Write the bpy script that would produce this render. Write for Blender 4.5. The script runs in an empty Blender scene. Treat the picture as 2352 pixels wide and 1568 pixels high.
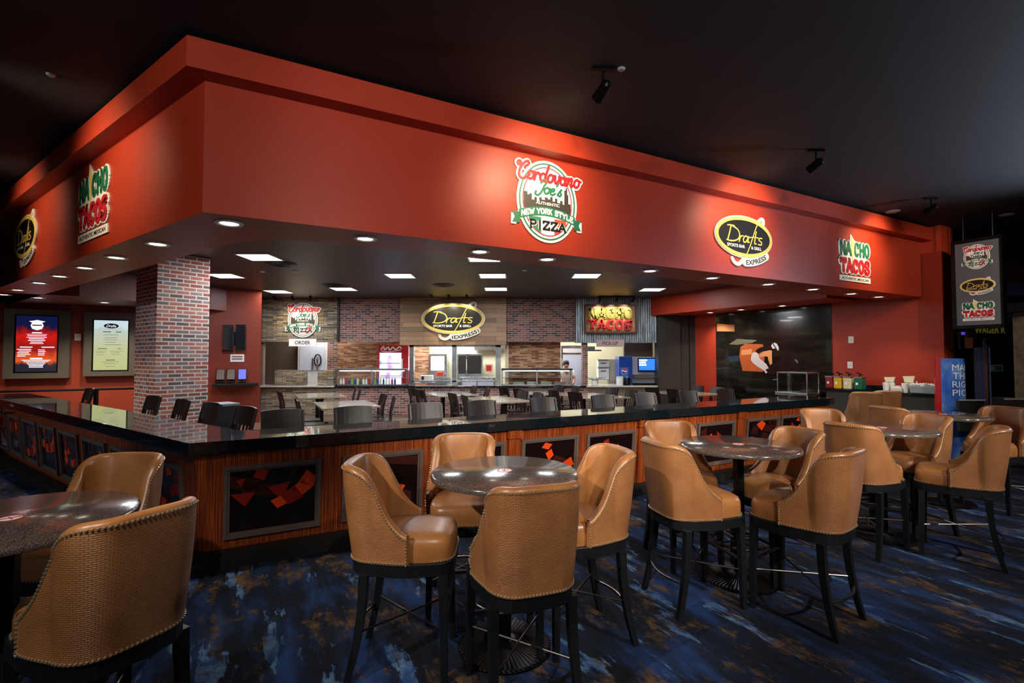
import bpy, bmesh, math, random
from math import sin, cos, pi, radians, sqrt, atan2
from mathutils import Vector, Matrix
random.seed(7)
SC = bpy.context.scene
COL = SC.collection
# ---------------------------------------------------------------- camera model
F = 1120.0; CH = 1.78; PITCH = math.atan(34.0/F)
def ray(px, py):
    u = (px-1176)/F; v = (784-py)/F
    return Vector((u, cos(PITCH)-v*sin(PITCH), sin(PITCH)+v*cos(PITCH)))
def at_z(px, py, z):
    r = ray(px, py); t = (z-CH)/r.z
    return Vector((r.x*t, r.y*t, z))
def at_y(px, py, Y):
    r = ray(px, py); t = Y/r.y
    return Vector((r.x*t, Y, CH+r.z*t))
cam = bpy.data.cameras.new('camera'); cam.lens = 36*F/2352; cam.sensor_width = 36; cam.clip_start = .05; cam.clip_end = 200
co = bpy.data.objects.new('camera', cam); COL.objects.link(co)
co.location = (0, 0, CH); co.rotation_euler = (pi/2+PITCH, 0, 0)
SC.camera = co
SC.view_settings.view_transform = 'Standard'; SC.view_settings.look = 'None'
SC.view_settings.exposure = 0.0; SC.view_settings.gamma = 1.0
# ---------------------------------------------------------------- frames of the two bar legs
aR = radians(61.9); aL = radians(55.0)
dR = Vector((sin(aR), cos(aR), 0)); nR = Vector((-cos(aR), sin(aR), 0))
dL = Vector((-sin(aL), cos(aL), 0)); nL = Vector((cos(aL), sin(aL), 0))
BIS = (nR+nL)/(1+nR.dot(nL))
C0 = at_z(432, 1018, 1.07); C0.z = 0
S0 = at_z(465, 487, 2.96); S0.z = 0
def R(t, s, z=0, o=C0): return o+dR*t+nR*s+Vector((0, 0, z))
def L(t, s, z=0, o=C0): return o+dL*t+nL*s+Vector((0, 0, z))
def K(s, z=0, o=C0): return o+BIS*s+Vector((0, 0, z))
ROTR = atan2(dR.y, dR.x); ROTL = atan2(-dL.y, -dL.x)
# ---------------------------------------------------------------- materials
def lin(c):
    return tuple((x/12.92 if x <= .04045 else ((x+.055)/1.055)**2.4) for x in c)
def hexc(h):
    h = h.lstrip('#'); return lin(tuple(int(h[i:i+2], 16)/255 for i in (0, 2, 4)))
MATS = {}
class G:
    def __init__(s, name):
        s.m = bpy.data.materials.new(name); s.m.use_nodes = True
        s.t = s.m.node_tree; s.b = s.t.nodes['Principled BSDF']; MATS[name] = s.m
    def n(s, typ, **k):
        x = s.t.nodes.new(typ)
        for a, v in k.items():
            if hasattr(x, a): setattr(x, a, v)
            else: x.inputs[a].default_value = v
        return x
    def l(s, a, b): s.t.links.new(a, b)
    def set(s, **k):
        for a, v in k.items():
            a = a.replace('_', ' ')
            if isinstance(v, tuple) and len(v) == 3: v = v+(1,)
            s.b.inputs[a].default_value = v
        return s
    def ramp(s, fac, stops, interp='LINEAR'):
        r = s.t.nodes.new('ShaderNodeValToRGB'); r.color_ramp.interpolation = interp
        e = r.color_ramp.elements
        while len(e) > 1: e.remove(e[-1])
        e[0].position = stops[0][0]; e[0].color = tuple(stops[0][1])+(1,)
        for p, c in stops[1:]:
            q = e.new(p); q.color = tuple(c)+(1,)
        s.l(fac, r.inputs[0]); return r
    def bump(s, h, strength=.3, dist=.01):
        b = s.n('ShaderNodeBump'); b.inputs['Strength'].default_value = strength; b.inputs['Distance'].default_value = dist
        s.l(h, b.inputs['Height']); s.l(b.outputs[0], s.b.inputs['Normal']); return b
    def coord(s, kind='Object', scale=(1, 1, 1), rot=(0, 0, 0)):
        c = s.n('ShaderNodeTexCoord'); mp = s.n('ShaderNodeMapping')
        mp.inputs['Scale'].default_value = scale; mp.inputs['Rotation'].default_value = rot
        s.l(c.outputs[kind], mp.inputs['Vector']); return mp.outputs[0]
    def noise(s, vec, scale=5, detail=4, rough=.5):
        x = s.n('ShaderNodeTexNoise'); x.inputs['Scale'].default_value = scale; x.inputs['Detail'].default_value = detail
        x.inputs['Roughness'].default_value = rough; s.l(vec, x.inputs['Vector']); return x
    def mix(s, fac, a, b, mode='MIX'):
        x = s.n('ShaderNodeMix'); x.data_type = 'RGBA'; x.blend_type = mode
        for i, v in ((0, fac), (6, a), (7, b)):
            if isinstance(v, (int, float)): x.inputs[i].default_value = v
            elif isinstance(v, tuple): x.inputs[i].default_value = v+(1,) if len(v) == 3 else v
            else: s.l(v, x.inputs[i])
        return x.outputs[2]
def mat(name, col, rough=.5, metal=0, spec=.5, emit=None, es=0, coat=0, bump=None):
    if name in MATS: return MATS[name]
    g = G(name); c = hexc(col) if isinstance(col, str) else col
    g.set(Base_Color=c, Roughness=rough, Metallic=metal); g.b.inputs['Specular IOR Level'].default_value = spec
    if coat: g.set(Coat_Weight=coat, Coat_Roughness=.08)
    if emit: g.set(Emission_Color=hexc(emit) if isinstance(emit, str) else emit, Emission_Strength=es)
    v = g.coord('Object')
    nz = g.noise(v, bump[0] if bump else 9, 3)
    if not emit:
        rr = g.n('ShaderNodeMapRange'); rr.inputs['To Min'].default_value = max(0, rough-.05); rr.inputs['To Max'].default_value = min(1, rough+.05)
        g.l(nz.outputs[0], rr.inputs[0]); g.l(rr.outputs[0], g.b.inputs['Roughness'])
    if bump: g.bump(nz.outputs[0], bump[1], .005)
    return g.m
def leather(name, weave):
    g = G(name); g.set(Roughness=.36); g.b.inputs['Specular IOR Level'].default_value = .65
    v = g.coord('Object'); nz = g.noise(v, 6, 4)
    r = g.ramp(nz.outputs[0], [(.3, hexc('8d5a30')), (.7, hexc('a8703f'))]); g.l(r.outputs[0], g.b.inputs['Base Color'])
    if weave:
        uv = g.coord('UV'); br = g.n('ShaderNodeTexBrick'); g.l(uv, br.inputs['Vector'])
        br.inputs['Scale'].default_value = 1; br.inputs['Brick Width'].default_value = .017; br.inputs['Row Height'].default_value = .008
        br.inputs['Mortar Size'].default_value = .0016; br.inputs['Mortar Smooth'].default_value = 1.0; br.inputs['Bias'].default_value = 0
        br.inputs['Color1'].default_value = (1, 1, 1, 1); br.inputs['Color2'].default_value = (.8, .8, .8, 1); br.inputs['Mortar'].default_value = (0, 0, 0, 1)
        g.bump(br.outputs['Color'], .8, .002)
        mr = g.n('ShaderNodeMapRange'); g.l(br.outputs['Fac'], mr.inputs[0]); mr.inputs['To Min'].default_value = .33; mr.inputs['To Max'].default_value = .6
        g.l(mr.outputs[0], g.b.inputs['Roughness'])
        dk = g.mix(br.outputs['Fac'], r.outputs[0], hexc('7d4e2b')); g.l(dk, g.b.inputs['Base Color'])
    else:
        n2 = g.noise(v, 90, 2); g.bump(n2.outputs[0], .12, .002)
    return g.m
leather('woven_leather', True); leather('smooth_leather', False)
def granite(name, a, b, c, rough=.12, scale=150):
    g = G(name); v = g.coord('Object'); vo = g.n('ShaderNodeTexVoronoi'); vo.inputs['Scale'].default_value = scale; g.l(v, vo.inputs['Vector'])
    nz = g.noise(v, scale*.9, 3, .7)
    r = g.ramp(nz.outputs[0], [(.36, hexc(a)), (.5, hexc(b)), (.66, hexc(c))]); g.l(r.outputs[0], g.b.inputs['Base Color'])
    g.set(Roughness=rough, Coat_Weight=.3, Coat_Roughness=.05); return g.m
granite('table_granite', '2a2320', '4e423c', '85786f', .17, 260)
granite('dining_granite', '5f5446', '8f8270', 'c3b8a2', .15, 60)
granite('counter_light', '8d8a80', 'bdb9ac', 'e2dfd2', .2, 60)
def black_granite():
    g = G('black_granite'); v = g.coord('Object'); nz = g.noise(v, 140, 2, .7)
    r = g.ramp(nz.outputs[0], [(.45, hexc('0b1217')), (.75, hexc('1d2a32'))]); g.l(r.outputs[0], g.b.inputs['Base Color'])
    g.set(Roughness=.06, Coat_Weight=.6, Coat_Roughness=.02); return g.m
black_granite()
def brick(name, cols, mortar, w=.203, h=.0677, ms=.009, kind='Object', rot=(0, 0, 0), rough=.85):
    """brick facing, UV in metres"""
    g = G(name); v = g.coord('UV'); br = g.n('ShaderNodeTexBrick')
    wob = g.noise(v, 22, 3); wv = g.mix(.006, v, wob.outputs['Color'], 'ADD')
    g.l(wv, br.inputs['Vector'])
    br.inputs['Scale'].default_value = 1; br.inputs['Brick Width'].default_value = w; br.inputs['Row Height'].default_value = h
    br.inputs['Mortar Size'].default_value = ms; br.inputs['Mortar Smooth'].default_value = .15
    br.inputs['Color1'].default_value = (0, 0, 0, 1); br.inputs['Color2'].default_value = (1, 1, 1, 1); br.inputs['Mortar'].default_value = (.5, .5, .5, 1)
    n = len(cols); st = [(i/n, hexc(c)) for i, c in enumerate(cols)]
    r = g.ramp(br.outputs['Color'], st, 'CONSTANT')
    nz = g.noise(v, 35, 5, .7); dirt = g.ramp(nz.outputs[0], [(.3, (.55, .55, .55)), (.7, (1.25, 1.2, 1.15))])
    c = g.mix(.8, r.outputs[0], dirt.outputs[0], 'MULTIPLY')
    c2 = g.mix(br.outputs['Fac'], c, hexc(mortar)); g.l(c2, g.b.inputs['Base Color'])
    g.set(Roughness=rough)
    inv = g.n('ShaderNodeMath', operation='SUBTRACT'); inv.inputs[0].default_value = 1; g.l(br.outputs['Fac'], inv.inputs[1])
    g.bump(inv.outputs[0], .6, .008); return g.m
brick('column_brick', ['a4625a', '8f544c', 'b07264', '7a6e70', '9a6660', 'b4766a', '8c8284', 'a05a50', '655858', 'a88278'], 'cfc0b6', ms=.011)
brick('kitchen_brick', ['8f5a52', '754a46', '9c665a', '5f4e52', '86605a', '523f42', '96695f'], 'a89a92', .2, .066, .008)
brick('tan_brick', ['a2694a', 'b98a62', '8a5538', 'c09a74', '7b4a35', '9c7654'], 'a08a72', .24, .05, .004)
def stone(name, cols):
    g = G(name); v = g.coord('UV'); wob = g.noise(v, 7, 4); wv = g.mix(.05, v, wob.outputs['Color'], 'ADD')
    br = g.n('ShaderNodeTexBrick'); g.l(wv, br.inputs['Vector']); br.offset = .37
    br.inputs['Scale'].default_value = 1; br.inputs['Brick Width'].default_value = .31; br.inputs['Row Height'].default_value = .045
    br.inputs['Mortar Size'].default_value = .006; br.inputs['Mortar Smooth'].default_value = .6
    br.inputs['Color1'].default_value = (0, 0, 0, 1); br.inputs['Color2'].default_value = (1, 1, 1, 1)
    r = g.ramp(br.outputs['Color'], [(i/(len(cols)-1), hexc(c)) for i, c in enumerate(cols)])
    nz = g.noise(v, 40, 5, .7); c = g.mix(.6, r.outputs[0], g.ramp(nz.outputs[0], [(.3, (.4, .4, .4)), (.7, (1.4, 1.4, 1.35))]).outputs[0], 'MULTIPLY')
    c2 = g.mix(br.outputs['Fac'], c, hexc('1c1612')); g.l(c2, g.b.inputs['Base Color']); g.set(Roughness=.85)
    inv = g.n('ShaderNodeMath', operation='SUBTRACT'); inv.inputs[0].default_value = 1; g.l(br.outputs['Fac'], inv.inputs[1])
    g.bump(inv.outputs[0], .9, .02); return g.m
stone('ledge_stone', ['7c766a', 'a89c88', '5c564e', 'c0ae90', '8a704c'])
def planks(name, cols, w, h, vertical=False, gap=.003, grain=(3, 60, 1), rough=.55):
    g = G(name); v = g.coord('UV'); br = g.n('ShaderNodeTexBrick'); br.offset = .43
    g.l(v, br.inputs['Vector'])
    br.inputs['Scale'].default_value = 1; br.inputs['Brick Width'].default_value = w; br.inputs['Row Height'].default_value = h
    br.inputs['Mortar Size'].default_value = gap; br.inputs['Mortar Smooth'].default_value = .2
    br.inputs['Color1'].default_value = (0, 0, 0, 1); br.inputs['Color2'].default_value = (1, 1, 1, 1)
    r = g.ramp(br.outputs['Color'], [(i/(len(cols)-1), hexc(c)) for i, c in enumerate(cols)])
    v2 = g.coord('UV', grain); nz = g.noise(v2, 3, 6, .65)
    c = g.mix(.75, r.outputs[0], g.ramp(nz.outputs[0], [(.3, (.45, .4, .35)), (.7, (1.3, 1.25, 1.2))]).outputs[0], 'MULTIPLY')
    c2 = g.mix(br.outputs['Fac'], c, hexc('20150e')); g.l(c2, g.b.inputs['Base Color']); g.set(Roughness=rough)
    return g.m
planks('reclaimed_wood', ['957a62', 'b4906e', '7c624e', 'c4a27c', '9c7e68'], 1.1, .14)
def bar_wood():
    g = G('bar_wood'); v = g.coord('UV', (90, 1.2, 1)); nz = g.noise(v, 1.4, 5, .6)
    r = g.ramp(nz.outputs[0], [(.3, hexc('431705')), (.5, hexc('7c330f')), (.66, hexc('b45a22'))]); g.l(r.outputs[0], g.b.inputs['Base Color'])
    g.set(Roughness=.35); return g.m
bar_wood()
def red_paint():
    g = G('red_paint'); v = g.coord('Object'); nz = g.noise(v, 60, 3); big = g.noise(v, .8, 2)
    r = g.ramp(big.outputs[0], [(.3, hexc('9c2f1a')), (.7, hexc('a8371f'))]); g.l(r.outputs[0], g.b.inputs['Base Color'])
    g.set(Roughness=.44); g.b.inputs['Specular IOR Level'].default_value = .35; g.bump(nz.outputs[0], .05, .002); return g.m
red_paint()
mat('orange_paint', '862f1a', .5)
mat('ceiling_black', '0a1118', .75, bump=(120, .4))
def int_ceiling():
    g = G('interior_ceiling'); v = g.coord('UV'); br = g.n('ShaderNodeTexBrick'); g.l(v, br.inputs['Vector']); br.offset = 0
    br.inputs['Scale'].default_value = 1; br.inputs['Brick Width'].default_value = 1.22; br.inputs['Row Height'].default_value = 1.22
    br.inputs['Mortar Size'].default_value = .006
    c = g.mix(br.outputs['Fac'], hexc('2c2420'), hexc('4a3d33')); g.l(c, g.b.inputs['Base Color']); g.set(Roughness=.45); return g.m
int_ceiling()
def carpet():
    g = G('carpet'); v0 = g.coord('Object', (1, 1, 1), (0, 0, -ROTR))
    def strip(scl, seedoff, scale, det=6, ro=.6):
        mp = g.n('ShaderNodeMapping'); mp.inputs['Scale'].default_value = scl; mp.inputs['Location'].default_value = (seedoff, seedoff*.7, 0)
        g.l(v0, mp.inputs['Vector']); return g.noise(mp.outputs[0], scale, det, ro)
    n1 = strip((2.6, .7, 1), 3, 1.6); n2 = strip((3.4, .75, 1), 11, 1.5, 8, .68); n3 = strip((2.0, .9, 1), 27, 2.2, 9, .75); fine = strip((1, 1, 1), 5, 150, 3, .8)
    n4 = strip((1, .8, 1), 40, 9, 4, .7)
    base = g.ramp(n1.outputs[0], [(.35, hexc('0d0f15')), (.5, hexc('121a2c')), (.64, hexc('1c3460'))])
    f1 = g.ramp(n2.outputs[0], [(.575, (0, 0, 0)), (.60, (1, 1, 1))])
    bl = g.ramp(n4.outputs[0], [(.4, hexc('274272')), (.62, hexc('52708f'))])
    c = g.mix(f1.outputs[0], base.outputs[0], bl.outputs[0])
    f2 = g.ramp(n3.outputs[0], [(.535, (0, 0, 0)), (.60, (1, 1, 1))])
    bw = g.ramp(n4.outputs[0], [(.4, hexc('2e2621')), (.62, hexc('5a432e'))])
    c = g.mix(f2.outputs[0], c, bw.outputs[0])
    fr = g.ramp(fine.outputs[0], [(.3, (.5, .5, .5)), (.7, (1.3, 1.3, 1.3))])
    c = g.mix(.8, c, fr.outputs[0], 'MULTIPLY'); g.l(c, g.b.inputs['Base Color'])
    g.set(Roughness=.95); g.b.inputs['Specular IOR Level'].default_value = .15; g.bump(fine.outputs[0], .5, .006); return g.m
carpet()
def corrugated():
    g = G('galvanised_metal'); v = g.coord('Object', (14, 14, 1.2)); nz = g.noise(v, 2, 5, .7)
    r = g.ramp(nz.outputs[0], [(.3, hexc('4b545c')), (.52, hexc('8f9aa0')), (.7, hexc('c6ced0'))]); g.l(r.outputs[0], g.b.inputs['Base Color'])
    g.set(Metallic=.6, Roughness=.42); return g.m
corrugated()
mat('black_wood', '0d1013', .4); mat('black_metal', '0a0b0d', .35, .6); mat('steel', 'b4b8ba', .28, 1); mat('rod_metal', '6d6a66', .3, 1)
mat('nail_metal', 'e2d2b0', .32, .85); mat('chair_wood', '160d0b', .38); mat('dark_trim', '15130f', .5); mat('white_vinyl', 'f2f0ea', .45)
mat('cream', 'd8cfae', .5); mat('white_plastic', 'dddcd6', .35); mat('frame_bronze', '4a4238', .5); mat('panel_moulding', '63544c', .3)
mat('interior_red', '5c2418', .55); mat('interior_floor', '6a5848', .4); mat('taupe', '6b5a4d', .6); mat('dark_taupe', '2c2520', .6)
mat('sign_black', '131111', .3); mat('sign_yellow', 'e6c75c', .35); mat('sign_gold', 'e8c34a', .4); mat('sign_green', '1f6b4a', .45); mat('sign_red', 'c8202c', .45)
mat('sign_grey', '54565a', .6); mat('ink', '17161a', .5); mat('skyline', '3a332c', .5); mat('flag_green', '2a7a55', .5); mat('flag_red', 'dc4a38', .5); mat('pale_blue', 'c9cfe0', .5)
mat('lamp_white', 'ffffff', .5, emit='fff1dc', es=14); mat('troffer_white', 'ffffff', .5, emit='f4f7ff', es=5.0)
mat('led_warm', 'ffffff', .5, emit='ffd890', es=8); mat('led_cool', 'ffffff', .5, emit='dbe9ff', es=5)
mat('skin', 'b98060', .5); mat('hair', '17110e', .6); mat('cooler_red', 'b3121a', .3, coat=.4); mat('soda_blue', '123c8f', .3, coat=.3)
mat('green_plastic', '0c5a43', .35); mat('yellow_plastic', 'd9a81c', .35); mat('red_plastic', '8e1a16', .35); mat('cream_plastic', 'cfc7a2', .35); mat('lime', '5f9e3a', .5)
mat('art_dark', '150706', .2, coat=.4); mat('art_orange', 'e8480f', .35); mat('art_red', '8f1f0b', .35); mat('art_brown', '3a1208', .35); mat('sticker_red', 'c23030', .5)
def glassmat():
    g = G('glass'); g.set(Base_Color=(.9, .97, .98), Roughness=.02); g.b.inputs['Transmission Weight'].default_value = 1; g.b.inputs['IOR'].default_value = 1.1; g.set(Alpha=.35)
    return g.m
glassmat()
M = MATS
# ---------------------------------------------------------------- mesh builder
class MB:
    def __init__(s): s.v = []; s.f = []; s.uv = []; s.mi = []; s.cur = 0
    def face(s, pts, uvs=None):
        i = len(s.v); s.v += [tuple(p) for p in pts]; s.f.append(tuple(range(i, i+len(pts)))); s.uv.append(uvs); s.mi.append(s.cur)
    def quadface(s, p):
        """face with metric UVs (u along first edge horizontally, v up)"""
        p = [Vector(x) for x in p]; n = (p[1]-p[0]).cross(p[2]-p[0])
        if n.length < 1e-12: n = Vector((0, 0, 1))
        n.normalize()
        if abs(n.z) > .7: uv = [(q.x, q.y) for q in p]
        else:
            h = Vector((-n.y, n.x, 0)).normalized(); uv = [(q.dot(h), q.z) for q in p]
        s.face(p, uv)
    def box(s, a, b, mat=None):
        x0, y0, z0 = a; x1, y1, z1 = b
        if x0 > x1: x0, x1 = x1, x0
        if y0 > y1: y0, y1 = y1, y0
        if z0 > z1: z0, z1 = z1, z0
        c = [Vector(q) for q in ((x0, y0, z0), (x1, y0, z0), (x1, y1, z0), (x0, y1, z0), (x0, y0, z1), (x1, y0, z1), (x1, y1, z1), (x0, y1, z1))]
        if mat is not None: c = [mat@q for q in c]
        for f in ((0, 3, 2, 1), (4, 5, 6, 7), (0, 1, 5, 4), (1, 2, 6, 5), (2, 3, 7, 6), (3, 0, 4, 7)): s.quadface([c[i] for i in f])
        return s
    def prism(s, pts, z0, z1):
        """plan polygon extruded upward (counter-clockwise)"""
        ar = sum(pts[i][0]*pts[(i+1) % len(pts)][1]-pts[(i+1) % len(pts)][0]*pts[i][1] for i in range(len(pts)))
        if ar < 0: pts = pts[::-1]
        b = [Vector((p[0], p[1], z0)) for p in pts]; t = [Vector((p[0], p[1], z1)) for p in pts]; n = len(pts)
        s.quadface(b[::-1]); s.quadface(t)
        for i in range(n): j = (i+1) % n; s.quadface([b[i], b[j], t[j], t[i]])
        return s
    def slab(s, pts, th, M4=None, off=0):
        """polygon in local (u,v) plane extruded along w by th, starting at off"""
        ar = sum(pts[i][0]*pts[(i+1) % len(pts)][1]-pts[(i+1) % len(pts)][0]*pts[i][1] for i in range(len(pts)))
        if ar < 0: pts = pts[::-1]
        b = [Vector((p[0], p[1], off)) for p in pts]; t = [Vector((p[0], p[1], off+th)) for p in pts]; n = len(pts)
        if M4 is not None: b = [M4@q for q in b]; t = [M4@q for q in t]
        s.quadface(b[::-1]); s.quadface(t)
        for i in range(n): j = (i+1) % n; s.quadface([b[i], b[j], t[j], t[i]])
        return s
    def cyl(s, a, b, r0, r1=None, n=12, cap=True, rot=0):
        a = Vector(a); b = Vector(b); r1 = r0 if r1 is None else r1; d = (b-a).normalized()
        u = d.orthogonal().normalized() if abs(d.z) < .999 else Vector((1, 0, 0)); w = d.cross(u)
        A = [a+(u*cos(rot+2*pi*i/n)+w*sin(rot+2*pi*i/n))*r0 for i in range(n)]; B = [b+(u*cos(rot+2*pi*i/n)+w*sin(rot+2*pi*i/n))*r1 for i in range(n)]
        for i in range(n): j = (i+1) % n; s.face([A[i], A[j], B[j], B[i]])
        if cap: s.face(A[::-1]); s.face(B)
        return s
    def tube(s, pts, r, n=8):
        for i in range(len(pts)-1): s.cyl(pts[i], pts[i+1], r, r, n)
        return s
    def lathe(s, prof, n=32, c=(0, 0, 0)):
        c = Vector(c)
        for k in range(len(prof)-1):
            r0, z0 = prof[k]; r1, z1 = prof[k+1]
            for i in range(n):
                a = 2*pi*i/n; b = 2*pi*(i+1)/n; P = []
                P.append(c+Vector((r0*cos(a), r0*sin(a), z0)))
                if r0 > 1e-6: P.append(c+Vector((r0*cos(b), r0*sin(b), z0)))
                if r1 > 1e-6: P.append(c+Vector((r1*cos(b), r1*sin(b), z1)))
                P.append(c+Vector((r1*cos(a), r1*sin(a), z1)))
                s.face(P)
        return s
    def ball(s, c, r, n=6, m=4):
        s.lathe([(r*sin(pi*k/m) if 0 < k < m else 0, -r*cos(pi*k/m)) for k in range(m+1)], n, c); return s
    def build(s, name, mats, parent=None, smooth=False, merge=True, bevel=0):
        me = bpy.data.meshes.new(name); me.from_pydata(s.v, [], s.f)
        if not isinstance(mats, (list, tuple)): mats = [mats]
        for m in mats: me.materials.append(m if not isinstance(m, str) else M[m])
        ul = me.uv_layers.new(name='UVMap'); k = 0
        for fi, f in enumerate(s.f):
            u = s.uv[fi]
            for j in range(len(f)):
                if u: ul.data[k].uv = u[j]
                else: p = s.v[f[j]]; ul.data[k].uv = (p[0]+p[1], p[2])
                k += 1
        for i, p in enumerate(me.polygons): p.material_index = s.mi[i]
        bm = bmesh.new(); bm.from_mesh(me)
        if merge: bmesh.ops.remove_doubles(bm, verts=bm.verts, dist=1e-5)
        if bevel:
            bmesh.ops.recalc_face_normals(bm, faces=bm.faces)
            bmesh.ops.bevel(bm, geom=[e for e in bm.edges if len(e.link_faces) == 2 and e.calc_face_angle(0) > .5], offset=bevel, segments=2, affect='EDGES', profile=.5, clamp_overlap=True)
        bm.to_mesh(me); bm.free()
        if smooth:
            me.polygons.foreach_set('use_smooth', [True]*len(me.polygons))
            if smooth != 'all':
                try: me.set_sharp_from_angle(angle=radians(40))
                except Exception: pass
        o = bpy.data.objects.new(name, me); COL.objects.link(o)
        if parent is not None: o.parent = parent
        return o
def tag(o, label=None, cat=None, group=None, kind=None):
    if label: o['label'] = label
    if cat: o['category'] = cat
    if group: o['group'] = group
    if kind: o['kind'] = kind
    return o
def empty(name, loc=(0, 0, 0), rz=0, label=None, cat=None, group=None):
    o = bpy.data.objects.new(name, None); COL.objects.link(o); o.location = loc; o.rotation_euler = (0, 0, rz); o.empty_display_size = .1
    return tag(o, label, cat, group)
def copy_tree(o, parent=None):
    c = o.copy(); COL.objects.link(c); c.parent = parent
    for ch in list(o.children): copy_tree(ch, c)
    return c
def struct(o): o['kind'] = 'structure'; return o
def spot(name, loc, target, power, angle, blend=.5, color=(1, .9, .78), size=.03, parent=None):
    l = bpy.data.lights.new(name, 'SPOT'); l.energy = power; l.spot_size = radians(angle); l.spot_blend = blend; l.color = color; l.shadow_soft_size = size
    o = bpy.data.objects.new(name, l); COL.objects.link(o); loc = Vector(loc); o.location = loc
    o.rotation_euler = (Vector(target)-loc).to_track_quat('-Z', 'Y').to_euler()
    return o
def area(name, loc, size, power, color=(1, 1, 1), rot=(0, 0, 0), sy=None):
    l = bpy.data.lights.new(name, 'AREA'); l.energy = power; l.size = size; l.color = color
    if sy: l.shape = 'RECTANGLE'; l.size_y = sy
    o = bpy.data.objects.new(name, l); COL.objects.link(o); o.location = loc; o.rotation_euler = rot; return o
def quad_grid_box(name, *a): pass
# ================================================================ SHELL
CEIL = 4.34; ICEIL = 3.54; SZ = 2.96; CRN = 4.055
m = MB().prism([(-22, -7), (22, -7), (22, 30), (-22, 30)], -.1, 0); struct(m.build('floor', 'carpet'))
m = MB().prism([(-22, -7), (22, -7), (22, 30), (-22, 30)], CEIL, CEIL+.1); struct(m.build('ceiling', 'ceiling_black'))
def P2(v): return (v.x, v.y)
# inner tiled floor inside the bar
m = MB().prism([P2(K(.35)), P2(R(9.1, .35)), (9.3, 8.0), (5.4, 15.2), (-7.6, 15.2), (-14.5, 9.2), P2(L(11, .35))], 0, .012); struct(m.build('floor', 'interior_floor'))
TW = 11.8                                   # distance of the right red wall along dR
tR = (TW-S0.dot(dR)); tL = 13.5
def arc_pts(s, r, o=S0, n=10):
    a = L(r, s, 0, o); b = R(r, s, 0, o); k = K(s, 0, o); out = []
    for i in range(n+1):
        q = i/n; out.append(P2(a*(1-q)**2+k*2*q*(1-q)+b*q*q))
    return out
def fascia_poly(s0, s1, tr=tR, tl=tL, r=None):
    out = [P2(R(tr, s0, 0, S0)), P2(K(s0, 0, S0)), P2(L(tl, s0, 0, S0)), P2(L(tl, s1, 0, S0))]
    out += arc_pts(s1, r) if r else [P2(K(s1, 0, S0))]
    out.append(P2(R(tr, s1, 0, S0))); return out
def Lprism(mb, s0, s1, z0, z1, tr=tR, tl=tL, r=None, o=None):
    mb.prism(fascia_poly(s0, s1, tr, tl, r), z0, z1)
m = MB(); Lprism(m, 0, .68, SZ, CEIL-.002, r=1.1); struct(m.build('wall_fascia', 'red_paint'))
m = MB(); Lprism(m, -.18, 0, CRN, 4.30); struct(m.build('trim_1', 'red_paint'))
# interior ceiling
m = MB(); k = K(.6, 0, S0)
m.prism([P2(k), P2(R(tR+.5, .6, 0, S0)), (9, 20), (-16, 20), P2(L(tL, .6, 0, S0))], ICEIL, ICEIL+.08); struct(m.build('ceiling', 'interior_ceiling'))
# right red wall, perpendicular to the right leg
def W(s, z=0, off=0): return dR*(TW+off)+nR*s+Vector((0, 0, z))
MUR = (6.44, 9.61)
m = MB(); m.prism([P2(W(4.38)), P2(W(11.6)), P2(W(11.6, 0, .4)), P2(W(4.38, 0, .4))], 0, CEIL-.002); struct(m.build('wall_right', 'red_paint'))
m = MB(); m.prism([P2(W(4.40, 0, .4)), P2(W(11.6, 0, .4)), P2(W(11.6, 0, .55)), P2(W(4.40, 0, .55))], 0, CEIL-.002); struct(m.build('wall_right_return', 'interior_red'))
# soffit over the mural
m = MB(); m.prism([P2(W(5.9, 0, -1.15)), P2(W(5.9)), P2(W(11.4)), P2(W(11.4, 0, -1.15))], SZ+.05, ICEIL); struct(m.build('trim_2', 'red_paint'))
# menu wall, parallel to the right leg
MW = 14.72
def Wm(t, z=0, off=0): return nR*(MW+off)+dR*t+Vector((0, 0, z))
m = MB(); m.prism([P2(Wm(-9)), P2(Wm(.22)), P2(Wm(.22, 0, .25)), P2(Wm(-9, 0, .25))], 0, ICEIL); struct(m.build('wall_left', 'orange_paint'))
m = MB(); m.prism([P2(Wm(.22)), P2(Wm(.22, 0, .25)), (-7.75, 14.9), (-7.6, 14.7)], 0, ICEIL); struct(m.build('wall_left_return', 'orange_paint'))
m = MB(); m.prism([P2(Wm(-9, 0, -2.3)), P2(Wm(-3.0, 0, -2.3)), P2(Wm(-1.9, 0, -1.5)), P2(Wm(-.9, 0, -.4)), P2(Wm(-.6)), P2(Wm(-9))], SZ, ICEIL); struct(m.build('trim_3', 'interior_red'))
# brick column
kc = Vector((-5.894, 8.07, 0)); ra = radians(36); er = Vector((sin(ra), cos(ra), 0)); el = Vector((-cos(ra), sin(ra), 0))
m = MB(); m.prism([P2(kc), P2(kc+er*.8), P2(kc+er*.8+el*.98), P2(kc+el*.98)], 0, ICEIL-.002); struct(m.build('pillar', 'column_brick')); 
bpy.data.objects['pillar'].name = 'column'
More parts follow.
